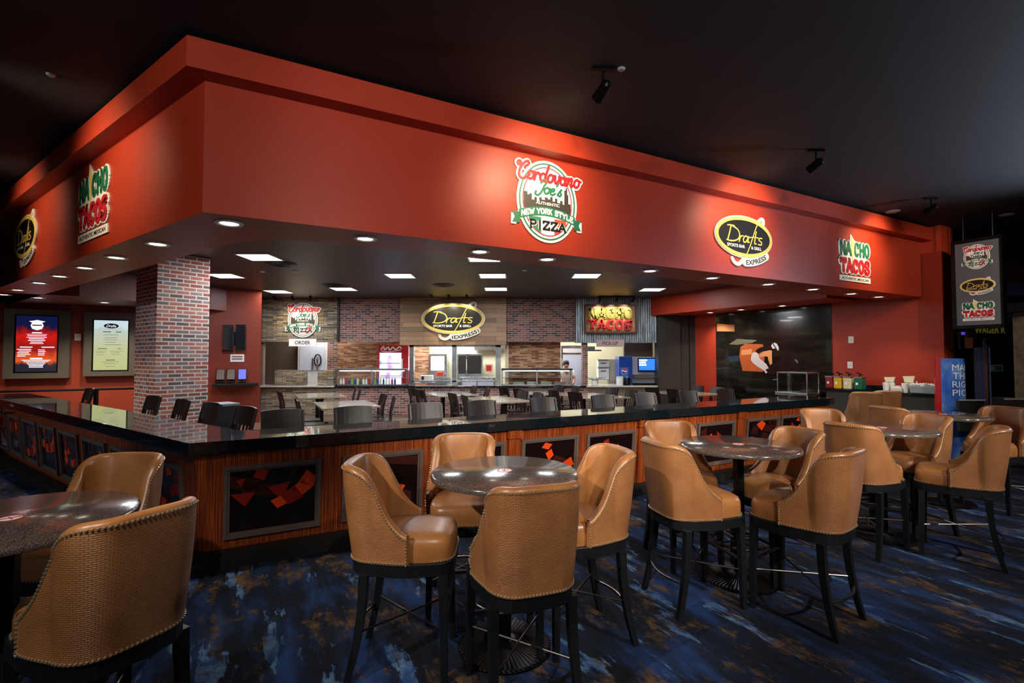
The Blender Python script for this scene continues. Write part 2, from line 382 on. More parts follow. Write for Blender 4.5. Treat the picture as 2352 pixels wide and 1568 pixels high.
# ================================================================ BAR
def plan(s0, s1, tr, tl, o=C0):
    return [P2(R(tr, s0, 0, o)), P2(K(s0, 0, o)), P2(L(tl, s0, 0, o)), P2(L(tl, s1, 0, o)), P2(K(s1, 0, o)), P2(R(tr, s1, 0, o))]
BR = 9.25; BL = 8.7
m = MB().prism(plan(0, .60, BR, BL), .962, 1.07)
ct = m.build('bar_countertop', 'black_granite', bevel=.004)
tag(ct, 'long polished black granite countertop running round the corner of the bar', 'countertop')
bar = empty('bar_counter', P2(C0)+(0,), 0, 'red-brown wood bar base with dark framed art panels under the black top', 'bar')
def bf(z): return .07+.075*(.955-z)/(.955-.1)
def leg_body(leg, T, name):
    f = R if leg == 'R' else L
    m = MB(); s0, s1 = bf(.962), bf(.12)
    a = [K(s1, .12), f(T, s1, .12), f(T, .5, .12), K(.5, .12)]; b = [K(s0, .962), f(T, s0, .962), f(T, .5, .962), K(.5, .962)]
    m.quadface(a if leg == 'L' else a[::-1]); m.quadface(b[::-1] if leg == 'L' else b)
    for i in range(4):
        j = (i+1) % 4; q = [a[i], a[j], b[j], b[i]]
        m.quadface(q if leg == 'R' else q[::-1])
    return m.build(name, 'bar_wood')
for leg, T in (('R', BR-.05), ('L', BL)):
    o = leg_body(leg, T, 'wood_front'); o.parent = bar; o.matrix_parent_inverse = Matrix.Translation(-bar.location)
m = MB().prism(plan(.0, .45, BR-.05, BL), 0, .10); m.prism(plan(.05, .46, BR-.06, BL), .10, .125)
o = m.build('plinth', 'dark_trim'); o.parent = bar; o.matrix_parent_inverse = Matrix.Translation(-bar.location)
def leg_frame(leg, t, z, out=0):
    """matrix whose x runs along the leg to the picture's right, y up the battered face, z outwards"""
    f, d, nn = (R, dR, nR) if leg == 'R' else (L, -dL, nL)
    p = f(t, bf(z), z); q = f(t, bf(z+.1), z+.1); up = (q-p).normalized(); x = d; w = x.cross(up)
    mm = Matrix((x, up, w)).transposed().to_4x4(); mm.translation = p+w*out; return mm
random.seed(21)
def art_panel(leg, t0, t1, z0=.21, z1=.84, style=0):
    w = t1-t0; h = (z1-z0)
    base = leg_frame(leg, t0 if leg == 'R' else t1, z0)
    m = MB(); e = .03
    for (a, b, c, d_) in ((0, 0, w, e), (0, h-e, w, h), (0, e, e, h-e), (w-e, e, w, h-e)): m.slab([(a, b), (c, b), (c, d_), (a, d_)], .028, base)
    e2 = .018
    for (a, b, c, d_) in ((e, e, w-e, e+e2), (e, h-e-e2, w-e, h-e), (e, e+e2, e+e2, h-e-e2), (w-e-e2, e+e2, w-e, h-e-e2)): m.slab([(a, b), (c, b), (c, d_), (a, d_)], .016, base)
    fr = m.build('panel_frame', 'panel_moulding')
    fr.parent = bar; fr.matrix_parent_inverse = Matrix.Translation(-bar.location)
    m = MB(); a = e+e2; m.slab([(a, a), (w-a, a), (w-a, h-a), (a, h-a)], .004, base)
    # abstract collage: brown bands, bright squares on an arc
    m2 = MB()
    W_, H_ = w-2*a, h-2*a; off = Vector((a, a))
    def poly(pts, mi, lay):
        m.cur = mi
        pts = [(a+min(max(x, 0), 1)*W_, a+min(max(y, 0), 1)*H_) for x, y in pts]
        m.slab(pts, .0015*lay, base, .004)
    cx = random.uniform(.2, .8); cy = random.uniform(.9, 1.3); rr = random.uniform(.55, .85)
    for q in range(9):
        t = -2.3+q*.22; 
        if random.random() < .45: continue
        x, y = cx+rr*cos(t)*1.0, cy+rr*sin(t)*1.1; s_ = random.uniform(.09, .15); an = t+random.uniform(-.3, .3)
        if not (0.05 < x < .95 and .05 < y < .95): continue
        poly([(x+s_*1.15*cos(an+k_), y+s_*1.2*sin(an+k_)) for k_ in (.7, 2.3, 3.9, 5.5)], random.choice((1, 1, 2)), 3)
    for q in range(4):
        x, y = random.uniform(.1, .9), random.uniform(.45, .95); s_ = random.uniform(.07, .18); an = random.uniform(0, 6)
        n_ = random.choice((3, 4))
        poly([(x+s_*cos(an+k_*2*pi/n_)*random.uniform(.6, 1.2), y+s_*sin(an+k_*2*pi/n_)*random.uniform(.8, 1.3)) for k_ in range(n_)], random.choice((1, 2, 3, 2)), 2)
    for q in range(4):
        x, y = random.uniform(.0, 1), random.uniform(.0, .9); s_ = random.uniform(.15, .3)
        poly([(x-s_, y), (x+s_, y-.1), (x+s_, y+.08), (x-s_*.8, y+.2)], 3, 1)
    o = m.build('art_panel', ['art_dark', 'art_orange', 'art_red', 'art_brown'])
    o.parent = fr; o.matrix_parent_inverse = Matrix.Identity(4)
for t0 in (.25, 1.22, 2.17, 3.16, 4.07, 5.18, 6.0, 7.05, 7.88): art_panel('R', t0, t0+.78)
for t0 in (.32, 1.26, 2.22, 3.21, 4.17, 5.15, 6.1, 7.06, 8.02): art_panel('L', t0, t0+.78)
for t0 in (2.985, 4.90, 6.83):
    b_ = leg_frame('R', t0, .13); m = MB().slab([(0, 0), (.13, 0), (.13, .83), (0, .83)], .03, b_); m.slab([(-.02, .74), (.15, .74), (.15, .83), (-.02, .83)], .05, b_)
    o = m.build('pilaster', 'bar_wood'); o.parent = bar; o.matrix_parent_inverse = Matrix.Translation(-bar.location)
# ================================================================ LIGHT FITTINGS
def make_downlight():
    r = empty('downlight'); m = MB(); m.lathe([(.075, -.004), (.088, -.012), (.112, -.010), (.115, 0), (.075, 0), (.075, .03)], 28)
    m.build('trim_ring', 'white_plastic', r, smooth=True)
    m = MB(); m.lathe([(0, -.001), (.074, -.003), (.074, .01)], 24); m.build('lens', 'lamp_white', r); return r
DL = [make_downlight()]; used = [False]
def downlight(p, label, grp, power=10, ang=100):
    o = DL[0] if not used[0] else copy_tree(DL[0]); used[0] = True
    o.location = p; tag(o, label, 'ceiling light', grp)
    spot('downlight_beam', (p[0], p[1], p[2]-.03), (p[0], p[1], 0), power, ang, .8, (1, .88, .72), .07)
def dl_px(px, py, z, label, grp, **k):
    q = at_z(px, py, z); downlight((q.x, q.y, z-.002), label, grp, **k)
RL = [(527, 512), (836, 544), (1101, 575), (1257, 593), (1486, 622), (1627, 639), (1748, 654), (1848, 666), (1932, 677), (2010, 686)]
ordn = ['first', 'second', 'third', 'fourth', 'fifth', 'sixth', 'seventh', 'eighth', 'ninth', 'tenth']
RT = [.18, 1.36, 2.62, 3.52, 5.2, 6.46, 7.8, 9.06, 10.3, 11.3]
for i, t in enumerate(RT):
    p = R(t, .27+.012*i, SZ-.002, S0)
    downlight(p, ('round recessed downlight at the outer corner of the red soffit, largest of its row' if i == 0 else 'round recessed downlight under the long front soffit, %s along from the corner light' % ordn[i-1]), 'downlights under the long front soffit', power=80)
for i, t in enumerate([1.61, 2.83, 4.01, 5.19, 6.33, 7.77, 8.9, 10.1]):
    downlight(L(t, .24, SZ-.002, S0), 'round recessed downlight under the receding side soffit, %s along from the corner' % ordn[i], 'downlights under the side soffit', power=60)
for i, (x, y) in enumerate([(88, 683), (240, 694)]):
    q = at_z(x, y, SZ); downlight((q.x, q.y, SZ-.002), 'small round downlight above the %s menu screen' % ('red and blue' if i == 0 else 'pale yellow'), 'downlights above the menu screens', power=260, ang=130)
for i, (x, y) in enumerate([(1625, 717), (1707, 711), (1802, 702)]):
    q = at_z(x, y, SZ+.05); s_ = q.dot(nR); p = W(s_, 0, -.45)
    downlight((p.x, p.y, SZ+.048), 'small round downlight above the dark football mural, %s' % ('beside the narrow red wall strip' if i == 0 else 'over the orange blur' if i == 1 else 'over the player figure'), 'downlights above the mural', power=110, ang=120)
def make_troffer():
    r = empty('troffer_light'); m = MB(); h = .305
    for a, b in (((-h, -h), (h, -h+.03)), ((-h, h-.03), (h, h)), ((-h, -h+.03), (-h+.03, h-.03)), ((h-.03, -h+.03), (h, h-.03))): m.box((a[0], a[1], -.012), (b[0], b[1], 0))
    m.build('frame', 'white_plastic', r)
    m = MB(); m.box((-h+.03, -h+.03, -.006), (h-.03, h-.03, -.001)); m.build('diffuser', 'troffer_white', r); return r
tr0 = make_troffer()
TR = [(-4.47, 8.6, 'large square troffer nearest the brick column in the dark inner ceiling'), (-.5, 8.7, 'square troffer almost hidden behind the front soffit, in the row nearest the viewer'),
 (-6.26, 10.6, 'square troffer half hidden behind the brick column, middle row'), (-2.44, 10.6, 'square troffer in the middle row, between the brick column and the wood panel sign'), (-.42, 10.6, 'square troffer in the middle row over the wood panel end'), (1.62, 10.6, 'square troffer in the middle row nearest the corrugated metal'),
 (-8.1, 13.3, 'square troffer low beside the brick column, in the back row by the orange wall'), (-6.35, 13.2, 'square troffer in the back row in front of the stone panel'), (-4.4, 12.7, 'square troffer in the back row in front of the kitchen brick'), (-.42, 12.7, 'square troffer in the back row over the wood panel end'),
 (3.69, 12.8, 'square troffer in the back row in front of the corrugated metal end'), (5.77, 13.0, 'square troffer in the back row nearest the mural wall'), (5.9, 14.9, 'thin square troffer farthest back over the dark doors'), (-10.1, 11.6, 'square troffer on the far side of the brick column near the menus')]
for i, (x, y, lb) in enumerate(TR):
    o = tr0 if i == 0 else copy_tree(tr0); o.location = (x, y, ICEIL-.001); tag(o, lb, 'ceiling light', 'square troffers in the inner ceiling')
    area('troffer_glow', (x, y, ICEIL-.02), .54, 48, (.93, .96, 1))
# ================================================================ STOOL (faces +Y)
def stool_path(n=56):
    """half-plan of the barrel back; returns list of (point, outward normal, arclength from centre) from left front to right front"""
    hb, rr, sd = .100, .125, .195; half = [(0.0, 0)]
    pts = []; tot = hb+rr*pi/2+sd
    for i in range(n+1):
        a = -tot+2*tot*i/n; sg = 1 if a >= 0 else -1; q = abs(a)
        if q <= hb: p = Vector((q, 0)); nm = Vector((0, -1))
        elif q <= hb+rr*pi/2:
            t = (q-hb)/rr; p = Vector((hb+rr*sin(t), rr-rr*cos(t))); nm = Vector((sin(t), -cos(t)))
        else:
            d = q-hb-rr*pi/2; p = Vector((hb+rr+.03*sin(d/sd*pi/2), rr+d)); nm = Vector((1, -.06)).normalized()
        y = p.y-.262-.02*(1-min(1, (q/.24))**2) if q < .24 else p.y-.262
        pts.append((Vector((sg*p.x, y)), Vector((sg*nm.x, nm.y)), a))
    return pts, tot
def stool_top(q, tot):
    f = q/tot
    ks = [(0, 1.168), (.25, 1.166), (.40, 1.158), (.50, 1.13), (.59, 1.075), (.68, .985), (.77, .90), (.88, .835), (1, .795)]
    for i in range(len(ks)-1):
        if f <= ks[i+1][0]+1e-9:
            a, b = ks[i], ks[i+1]; t = (f-a[0])/(b[0]-a[0]); 
            m0 = 0 if i == 0 else (b[1]-ks[i-1][1])/(b[0]-ks[i-1][0]); m1 = 0 if i+2 >= len(ks) else (ks[i+2][1]-a[1])/(ks[i+2][0]-a[0]); h = b[0]-a[0]
            return (2*t**3-3*t**2+1)*a[1]+(t**3-2*t**2+t)*h*m0+(-2*t**3+3*t**2)*b[1]+(t**3-t**2)*h*m1
    return ks[-1][1]
ZB = .645
def stool_pt(p, nm, a, tot, z, off):
    lean = .06*((z-ZB)/.52)**1.3*max(.0, -nm.y if -nm.y > 0 else 0); lean += .012*sin(pi*min(1, (z-ZB)/.52))
    return Vector((p.x+nm.x*(off+lean*(1 if abs(nm.y) > .1 else .3)), p.y+nm.y*(off+lean), z))
def grid_mesh(rows, name, m, parent, uvs=None, close=False):
    me = bpy.data.meshes.new(name); nr = len(rows); nc = len(rows[0]); v = [tuple(p) for r in rows for p in r]; f = []
    for i in range(nr-1):
        for j in range(nc-1): f.append((i*nc+j, i*nc+j+1, (i+1)*nc+j+1, (i+1)*nc+j))
    me.from_pydata(v, [], f); me.materials.append(M[m]); me.polygons.foreach_set('use_smooth', [True]*len(f))
    ul = me.uv_layers.new(name='UVMap')
    for p in me.polygons:
        for li in p.loop_indices:
            vi = me.loops[li].vertex_index; i, j = divmod(vi, nc)
            ul.data[li].uv = uvs[i][j] if uvs else (v[vi][0], v[vi][2])
    o = bpy.data.objects.new(name, me); COL.objects.link(o); o.parent = parent; return o
def make_stool():
    r = empty('bar_stool')
    path, tot = stool_path(56); nv = 12; rows = []; uvs = []
    for p, nm, a in path:
        zt = stool_top(abs(a), tot); col = []; uv = []
        for k in range(nv+1):
            z = ZB+(zt-.012-ZB)*k/nv; col.append(stool_pt(p, nm, a, tot, z, 0)); uv.append((a, z))
        rows.append(col); uvs.append(uv)
    grid_mesh(rows, 'back_shell', 'woven_leather', r, uvs)['label'] = 'woven-textured tan outer back'
    # padded inside with rolled top and front ends
    rows = []
    for i, (p, nm, a) in enumerate(path):
        zt = stool_top(abs(a), tot); f = abs(a)/tot; th = .058 if f < .85 else .058-.02*(f-.85)/.15
        col = [stool_pt(p, nm, a, tot, zt-.012, 0)]
        for k in range(1, 8):
            an = pi*k/8; col.append(stool_pt(p, nm, a, tot, zt-.012+.020*sin(an), -th/2+th/2*cos(an)))
        for k in range(0, 8):
            z = zt-.012+(.70-zt+.012)*k/7; col.append(stool_pt(p, nm, a, tot, z, -th-.008*sin(pi*k/7)))
        rows.append(col)
    ins = grid_mesh(rows, 'back_cushion', 'smooth_leather', r)
    # front ends caps of the wings
    for side in (0, -1):
        p, nm, a = path[side]; zt = stool_top(abs(a), tot); m = MB(); ys = [.0, .012, .0]
        n = 8; prev = None
        for k in range(n+1):
            z = ZB+(zt+.005-ZB)*k/n; th = .038
            row = [stool_pt(p, nm, a, tot, min(z, zt+.005), -th*q/4)+Vector((0, .012*sin(pi*q/4), 0)) for q in range(5)]
            if prev:
                for q in range(4): m.face([prev[q], prev[q+1], row[q+1], row[q]])
            prev = row
        m.build('wing_end', 'smooth_leather', r, smooth=True)
    # seat cushion
    rows = []; N = 40
    def seat_outline(t, g):
        # superellipse, flatter in front
        c, s_ = cos(t), sin(t); e = .36 if s_ > 0 else .75
        x = (.225-.018*max(0, s_))*math.copysign(abs(c)**e, c); y = (.292 if s_ > 0 else .205)*math.copysign(abs(s_)**e, s_)
        return Vector((x*g, y*g+.012))
    prof = [(.985, .645), (1.0, .665), (1.0, .715), (.985, .745), (.95, .765), (.88, .778), (.6, .788), (.3, .792), (0, .794)]
    for g, z in prof: rows.append([Vector((*seat_outline(2*pi*i/N, g), z)) for i in range(N+1)])
    grid_mesh(rows, 'seat_cushion', 'smooth_leather', r)
    # apron
    def apron_outline(off):
        q = [Vector((p.x+nm.x*off, p.y+nm.y*off)) for p, nm, a in path[::4]]
        fr = [Vector((.236*math.copysign(abs(cos(t))**.36, cos(t)), .06+.25*abs(sin(t))**.36)) for t in [pi*k/14 for k in range(1, 14)]]
        return q+[v+Vector((0, off*.5)) for v in fr]
    m = MB(); m.prism([tuple(p) for p in apron_outline(-.004)], .575, ZB); m.build('seat_frame', 'black_wood', r, bevel=.003)
    # nailheads
    m = MB(); sp = .0175
    def run(pts):
        acc = 0
        for i in range(len(pts)-1):
            a, b = pts[i], pts[i+1]; L_ = (b-a).length
            while acc <= L_:
                c = a.lerp(b, acc/max(L_, 1e-6)); m.ball(c, .0062, 5, 3); acc += sp
            acc -= L_
    run([stool_pt(p, nm, a, tot, stool_top(abs(a), tot)-.016, .002) for p, nm, a in path])
    run([stool_pt(p, nm, a, tot, ZB+.008, .002) for p, nm, a in path])
    for side in (0, -1):
        p, nm, a = path[side]; zt = stool_top(abs(a), tot); run([stool_pt(p, nm, a, tot, z, .002)+Vector((0, -.004, 0)) for z in (ZB, (ZB+zt)/2, zt-.02)])
    run([Vector((*seat_outline(2*pi*i/60, 1.012), ZB+.006)) for i in range(3, 28)])
    m.build('nailhead_trim', 'nail_metal', r, smooth=True)
    # legs
    feet = []
    for sx, ty, by, w0, w1, bx in ((-1, .25, .262, .046, .034, .215), (1, .25, .262, .046, .034, .215), (-1, -.185, -.27, .048, .034, .225), (1, -.185, -.27, .048, .034, .225)):
        m = MB(); prev = None
        for k in range(7):
            q = k/6; z = .58*(1-q); e = q*q if by < 0 else q
            c = Vector((sx*(.205+(bx-.205)*e), ty+(by-ty)*e, z)); w = (w0+(w1-w0)*q)/2
            row = [c+Vector((dx*w, dy*w, 0)) for dx, dy in ((-1, -1), (1, -1), (1, 1), (-1, 1))]
            if prev:
                for j in range(4): m.face([prev[j], row[j], row[(j+1) % 4], prev[(j+1) % 4]])
            else: m.face(row)
            prev = row
        m.face(prev[::-1]); feet.append((sx, ty, by, bx)); m.build('leg', 'black_wood', r)
    def legc(i, z):
        sx, ty, by, bx = feet[i]; q = 1-z/.58; e = q*q if by < 0 else q; return Vector((sx*(.205+(bx-.205)*e), ty+(by-ty)*e, z))
    for i, j in ((0, 3), (1, 2)):
        m = MB(); m.tube([legc(i, .27), legc(j, .27)], .0065, 8); m.build('cross_brace', 'rod_metal', r, smooth=True)
    a, b = legc(0, .33), legc(1, .33); m = MB(); m.box((a.x, a.y-.008, .322), (b.x, a.y+.012, .345)); m.build('footrest', 'rod_metal', r, bevel=.003)
    a, b = legc(2, .22), legc(3, .22); m = MB(); m.tube([a.lerp(b, k/8)+Vector((0, -.055*sin(pi*k/8), 0)) for k in range(9)], .009, 8); m.build('rear_hoop', 'rod_metal', r, smooth=True)
    return r
st0 = make_stool(); su = [False]
def stool(x, y, fx, fy, label):
    o = st0 if not su[0] else copy_tree(st0); su[0] = True
    o.location = (x, y, 0); o.rotation_euler = (0, 0, atan2(fy, fx)-pi/2); tag(o, label, 'bar stool', 'tan leather stools around the high round tables'); return o
STOOLS = [
 (-2.38, 2.79, .02, -.99, 'tan bar stool on the bar side of the frontmost table, showing its inner back'),
 (-1.72, 2.09, -.90, .43, 'tan woven-back bar stool cropped by the bottom edge, largest of all'),
 (-.635, 2.93, .995, .02, 'tan bar stool in full side profile next to the dark bar panels'),
 (.045, 2.61, -.32, .95, 'tan bar stool with its broad woven back to the viewer at the centre table'),
 (.435, 3.19, -.94, -.32, 'tan bar stool opposite the side-profile stool, tall inner back visible'),
 (-.36, 3.58, .06, -.99, 'tan bar stool behind the centre table against the orange-lit bar front'),
 (1.33, 3.64, .95, .26, 'tan bar stool showing its back, beside the bar at the second round table'),
 (2.04, 3.44, -.60, .80, 'tan bar stool with shiny woven back standing alone on the open carpet'),
 (2.19, 4.06, -.95, -.28, 'tan bar stool behind the second table showing its inner back and one arm'),
 (1.50, 4.36, .15, -.98, 'tan bar stool between the second round table and the bar, inner back visible'),
 (3.30, 4.60, .88, .48, 'tan bar stool with half-shadowed woven back in front of the third table'),
 (4.02, 4.42, -.72, .66, 'tan bar stool with bright woven back turned away at the third table'),
 (4.10, 5.04, -.96, -.24, 'tan bar stool behind the third table, one arm wing under the tabletop'),
 (3.56, 5.42, .0, -.99, 'tan bar stool next to the end of the bar counter, facing the third table'),
 (4.84, 6.06, .95, .2, 'tan bar stool seen from its nailed edge between the third and fourth tables'),
 (5.72, 5.80, -.92, -.36, 'tan bar stool cropped by the side edge beside the farthest round table'),
 (6.18, 8.62, .35, .93, 'tan bar stool with plain back in front of the condiment counter doors'),
 (6.72, 8.95, .1, .99, 'tan bar stool by the condiment counter, behind the plain-backed one')]
for a in STOOLS: stool(*a)
# ================================================================ ROUND TABLES
def make_table():
    r = empty('round_bar_table')
    m = MB(); R_ = .457; m.lathe([(0, 1.03), (R_-.02, 1.03), (R_-.004, 1.036), (R_, 1.048), (R_-.004, 1.062), (R_-.014, 1.07), (0, 1.07)], 72); top = m.build('tabletop', 'table_granite', r, smooth=True)
    m = MB(); m.lathe([(0, 1.0702), (.040, 1.0702), (.040, 1.0712), (0, 1.0712)], 28, (0, 0, 0)); s = m.build('sticker', 'white_vinyl', top); s['label'] = 'round red and white sticker'
    m = MB(); m.lathe([(.040, 1.0703), (.047, 1.0703), (.047, 1.0714), (.040, 1.0714), (.040, 1.0703)], 28)
    for k, (a, b) in enumerate((((-.03, -.012), (.005, .004)), ((.005, .004), (.03, .018)), ((-.01, .015), (.015, -.02)))):
        m.cyl((a[0], a[1], 1.0712), (b[0], b[1], 1.0712), .003, .003, 6)
    m.build('sticker_print', 'sticker_red', top)
    m = MB(); m.cyl((0, 0, .03), (0, 0, 1.03), .043, .043, 4, rot=pi/4); m.build('column_post', 'black_metal', r, bevel=.004)
    m = MB(); m.box((-.17, -.03, 1.015), (.17, .03, 1.03)); m.box((-.03, -.17, 1.015), (.03, .17, 1.03)); m.build('top_bracket', 'black_metal', r)
    m = MB(); n = 60
    prof = [(0, .055), (.06, .05), (.10, .034), (.27, .018), (.285, .010), (.285, 0)]
    for k in range(len(prof)-1):
        (r0, z0), (r1, z1) = prof[k], prof[k+1]
        for i in range(n*2):
            a, b = pi*i/n, pi*(i+1)/n; da = .004 if i % 2 else 0; db = .004 if (i+1) % 2 else 0
            if k == len(prof)-2: da = db = 0
            P = [Vector((r0*cos(a), r0*sin(a), z0+(da if k in (2, 3) else 0))), Vector((r0*cos(b), r0*sin(b), z0+(db if k in (2, 3) else 0))), Vector((r1*cos(b), r1*sin(b), z1+(db if k in (1, 2) else 0))), Vector((r1*cos(a), r1*sin(a), z1+(da if k in (1, 2) else 0)))]
            if r0 == 0: P = P[1:]
            m.face(P)
    m.build('base', 'rod_metal' if 0 else 'black_metal', r)
    m = MB(); m.tube([Vector((.20*cos(2*pi*k/28), .20*sin(2*pi*k/28), .30)) for k in range(29)], .010, 8)
    for k in range(4): m.cyl((0, 0, .30), (.2*cos(k*pi/2), .2*sin(k*pi/2), .30), .007, .007, 6)
    m.build('foot_ring', 'rod_metal', r, smooth=True)
    return r
tb0 = make_table(); TB = [(-2.2, 2.16, 'round brown granite bar table cropped by the side edge, nearest of the high tables'), (-.045, 3.06, 'round granite bar table with red sticker, fully visible among four tan stools'),
 (1.83, 3.97, 'round granite bar table with warm reflections, second along from the bar corner'), (3.70, 4.90, 'round granite bar table third along, reddish top overlapped by a woven stool back'), (5.30, 6.02, 'round dark bar table farthest back, in front of the blue display stand')]
for i, (x, y, lb) in enumerate(TB):
    o = tb0 if i == 0 else copy_tree(tb0); o.location = (x, y, 0); o.rotation_euler = (0, 0, .4+i*.7); tag(o, lb, 'table', 'high round granite tables')
# ================================================================ SLAT-BACK CHAIRS
def make_slat(h_seat, name):
    r = empty(name); hb = h_seat+.46; w = .215
    m = MB(); m.box((-w, -.19, h_seat-.028), (w, .22, h_seat)); m.build('seat', 'chair_wood', r, bevel=.01)
    for sx in (-1, 1):
        m = MB(); m.box((sx*w-.018*sx-.018, .17, 0), (sx*w-.018*sx+.018, .206, h_seat-.028)); m.build('leg', 'chair_wood', r)
        m = MB(); prev = None
        for z, y in ((0, -.22), (h_seat, -.19), (h_seat+.2, -.205), (hb-.01, -.27)):
            row = [Vector((sx*(w-.018)+dx*.017, y+dy*.017, z)) for dx, dy in ((-1, -1), (1, -1), (1, 1), (-1, 1))]
            if prev:
                for j in range(4): m.face([prev[j], prev[(j+1) % 4], row[(j+1) % 4], row[j]])
            prev = row
        m.face(prev); m.build('leg', 'chair_wood', r)
    def yb(z): return -.19-.015*min(1, (z-h_seat)/.2)-.065*max(0, (z-h_seat-.2)/.25)
    m = MB()
    n = 8; zs = (hb-.20, hb)
    for k in range(n):
        x0, x1 = -w+.0+2*w*k/n, -w+2*w*(k+1)/n; c0, c1 = -.03*(1-(x0/w)**2), -.03*(1-(x1/w)**2)
        z0, z1 = zs; zt0 = z1+.012*(1-(x0/w)**2); zt1 = z1+.012*(1-(x1/w)**2)
        A = [Vector((x0, yb(z0)+c0, z0)), Vector((x1, yb(z0)+c1, z0)), Vector((x1, yb(z1)+c1, zt1)), Vector((x0, yb(z1)+c0, zt0))]; B = [v+Vector((0, .02, 0)) for v in A]
        m.face(A); m.face(B[::-1]); m.face([A[3], A[2], B[2], B[3]]); m.face([A[1], A[0], B[0], B[1]])
        if k == 0: m.face([A[0], A[3], B[3], B[0]])
        if k == n-1: m.face([A[2], A[1], B[1], B[2]])
    m.build('top_rail', 'chair_wood', r)
    m = MB()
    for k in range(5):
        x = -w+.065+k*(2*w-.13)/4; c = -.03*(1-(x/w)**2)
        A = [(x-.013, -.185, h_seat), (x+.013, -.185, h_seat), (x+.013, yb(zs[0])+c+.002, zs[0]+.005), (x-.013, yb(zs[0])+c+.002, zs[0]+.005)]
        A = [Vector(a) for a in A]; B = [v+Vector((0, .012, 0)) for v in A]; m.face(A); m.face(B[::-1]); m.face([A[0], A[3], B[3], B[0]]); m.face([A[2], A[1], B[1], B[2]])
    m.build('back_slats', 'chair_wood', r)
    z = .2 if h_seat < .6 else .3
    m = MB(); m.box((-w+.02, .18, z), (w-.02, .2, z+.03))
    for sx in (-1, 1): m.box((sx*(w-.018)-.01, -.2, z+.06), (sx*(w-.018)+.01, .18, z+.085))
    m.build('stretcher', 'chair_wood', r); return r
bs0 = make_slat(.72, 'slat_back_stool'); dc0 = make_slat(.46, 'dining_chair'); bsu = [0]; dcu = [0]
def bstool(x, y, fx, fy, label):
    o = bs0 if not bsu[0] else copy_tree(bs0); bsu[0] = 1; o.location = (x, y, .012); o.rotation_euler = (0, 0, atan2(fy, fx)-pi/2); tag(o, label, 'stool', 'dark slat-back stools along the inside of the bar')
def dchair(x, y, fx, fy, label):
    o = dc0 if not dcu[0] else copy_tree(dc0); dcu[0] = 1; o.location = (x, y, .012); o.rotation_euler = (0, 0, atan2(fy, fx)-pi/2); tag(o, label, 'chair', 'dark slat-back chairs at the dining tables')
LS = ['at the edge of the brick column', 'in front of the brick column', 'touching the black bin in the picture', 'nearest the bar corner']
for t, lb in zip((3.95, 2.98, 2.12, 1.28), LS):
    p = L(t, .84); bstool(p.x, p.y, -nL.x+random.uniform(-.08, .08), -nL.y, 'dark slat-back stool inside the side bar, '+lb)
RS = ['nearest the corner', 'second from the corner', 'third from the corner', 'fourth from the corner', 'fifth from the corner', 'sixth from the corner', 'below the soda machine', 'next to last in the row', 'last in the row before the mural']
for t, lb in zip((.76, 1.5, 2.35, 3.14, 4.09, 5.14, 5.97, 6.93, 7.89), RS):
    p = R(t, .84); bstool(p.x, p.y, -nR.x+random.uniform(-.06, .06), -nR.y, 'dark slat-back stool inside the long bar, '+lb)
# dining tables
def make_dining():
    r = empty('dining_table'); m = MB().box((-.55, -.76, .745), (.55, .76, .78)); m.build('tabletop', 'dining_granite', r, bevel=.006)
    for sy in (-1, 1):
        m = MB(); m.box((-.045, sy*.42-.045, .03), (.045, sy*.42+.045, .745)); m.build('post', 'black_metal', r)
        m = MB(); m.box((-.26, sy*.42-.03, 0), (.26, sy*.42+.03, .03)); m.box((-.03, sy*.42-.2, 0), (.03, sy*.42+.2, .03)); m.build('foot', 'black_metal', r)
    return r
dt0 = make_dining()
DT = [(795, 10.15, 'nearest the bar corner'), (735, 12.5, 'in front of the order counter'), (1030, 13.1, 'in front of the kitchen hatch'), (1140, 11.3, 'below the wood panel sign end'),
      (1240, 13.5, 'by the food case'), (1362, 12.3, 'below the pick-up sign'), (1572, 13.3, 'in front of the dark doors')]
ang = atan2(dR.y, dR.x)
for i, (px, Y, lb) in enumerate(DT):
    x = (px-1176)/F*Y*1.0; o = dt0 if i == 0 else copy_tree(dt0); o.location = (x, Y, .012); o.rotation_euler = (0, 0, ang); tag(o, 'tan stone-topped rectangular dining table '+lb, 'table', 'stone-topped dining tables')
    c = Vector((x, Y, 0))
    for a_, fdir, side in ((dR, -1, 'far long side' if 0 else 'mural side'), (-dR, 1, 'column side')):
        for s_ in (-.38, .38):
            jx = random.uniform(-.04, .04); p = c+a_*(.60+random.uniform(0, .1))+nR*(s_+jx)
            an = random.uniform(-.2, .2); f = Matrix.Rotation(an, 3, 'Z')@(-a_)
            dchair(p.x, p.y, f.x, f.y, 'dark chair, %s of the table %s, %s' % (side, lb, 'bar end' if s_ < 0 else 'kitchen end'))
mat('pickup_grey', 'b39a96', .5); mat('pickup_ink', '6a3a44', .5); mat('soda_mid', '8f8fa0', .35); mat('soda_cup', '2b62b8', .4); mat('olive', '8a8a3a', .5); mat('frame_red', '5a241a', .5)
mat('screen_blue', '1a50c0', .3, emit='2f6de0', es=1.6)
planks('taco_wood', ['a8814e', 'c29a5e', '9a7444'], .9, .09)
def glow_door():
    g = G('cooler_screen'); v = g.coord('Object'); nz = g.noise(v, 2.2, 3); r = g.ramp(nz.outputs[0], [(.3, hexc('3f5fd0')), (.5, hexc('dfe8ff')), (.7, hexc('9a6ad0'))])
    g.l(r.outputs[0], g.b.inputs['Emission Color']); g.set(Emission_Strength=2.2, Base_Color=(.1, .1, .15)); return g.m
glow_door()
mat('bin_grey', '8b9298', .45); mat('screen_off', '1a1f26', .15, coat=.5); mat('tablet_grey', '6f625c', .2); mat('tablet_lit', '5a62c0', .3, emit='6d74d8', es=.5)
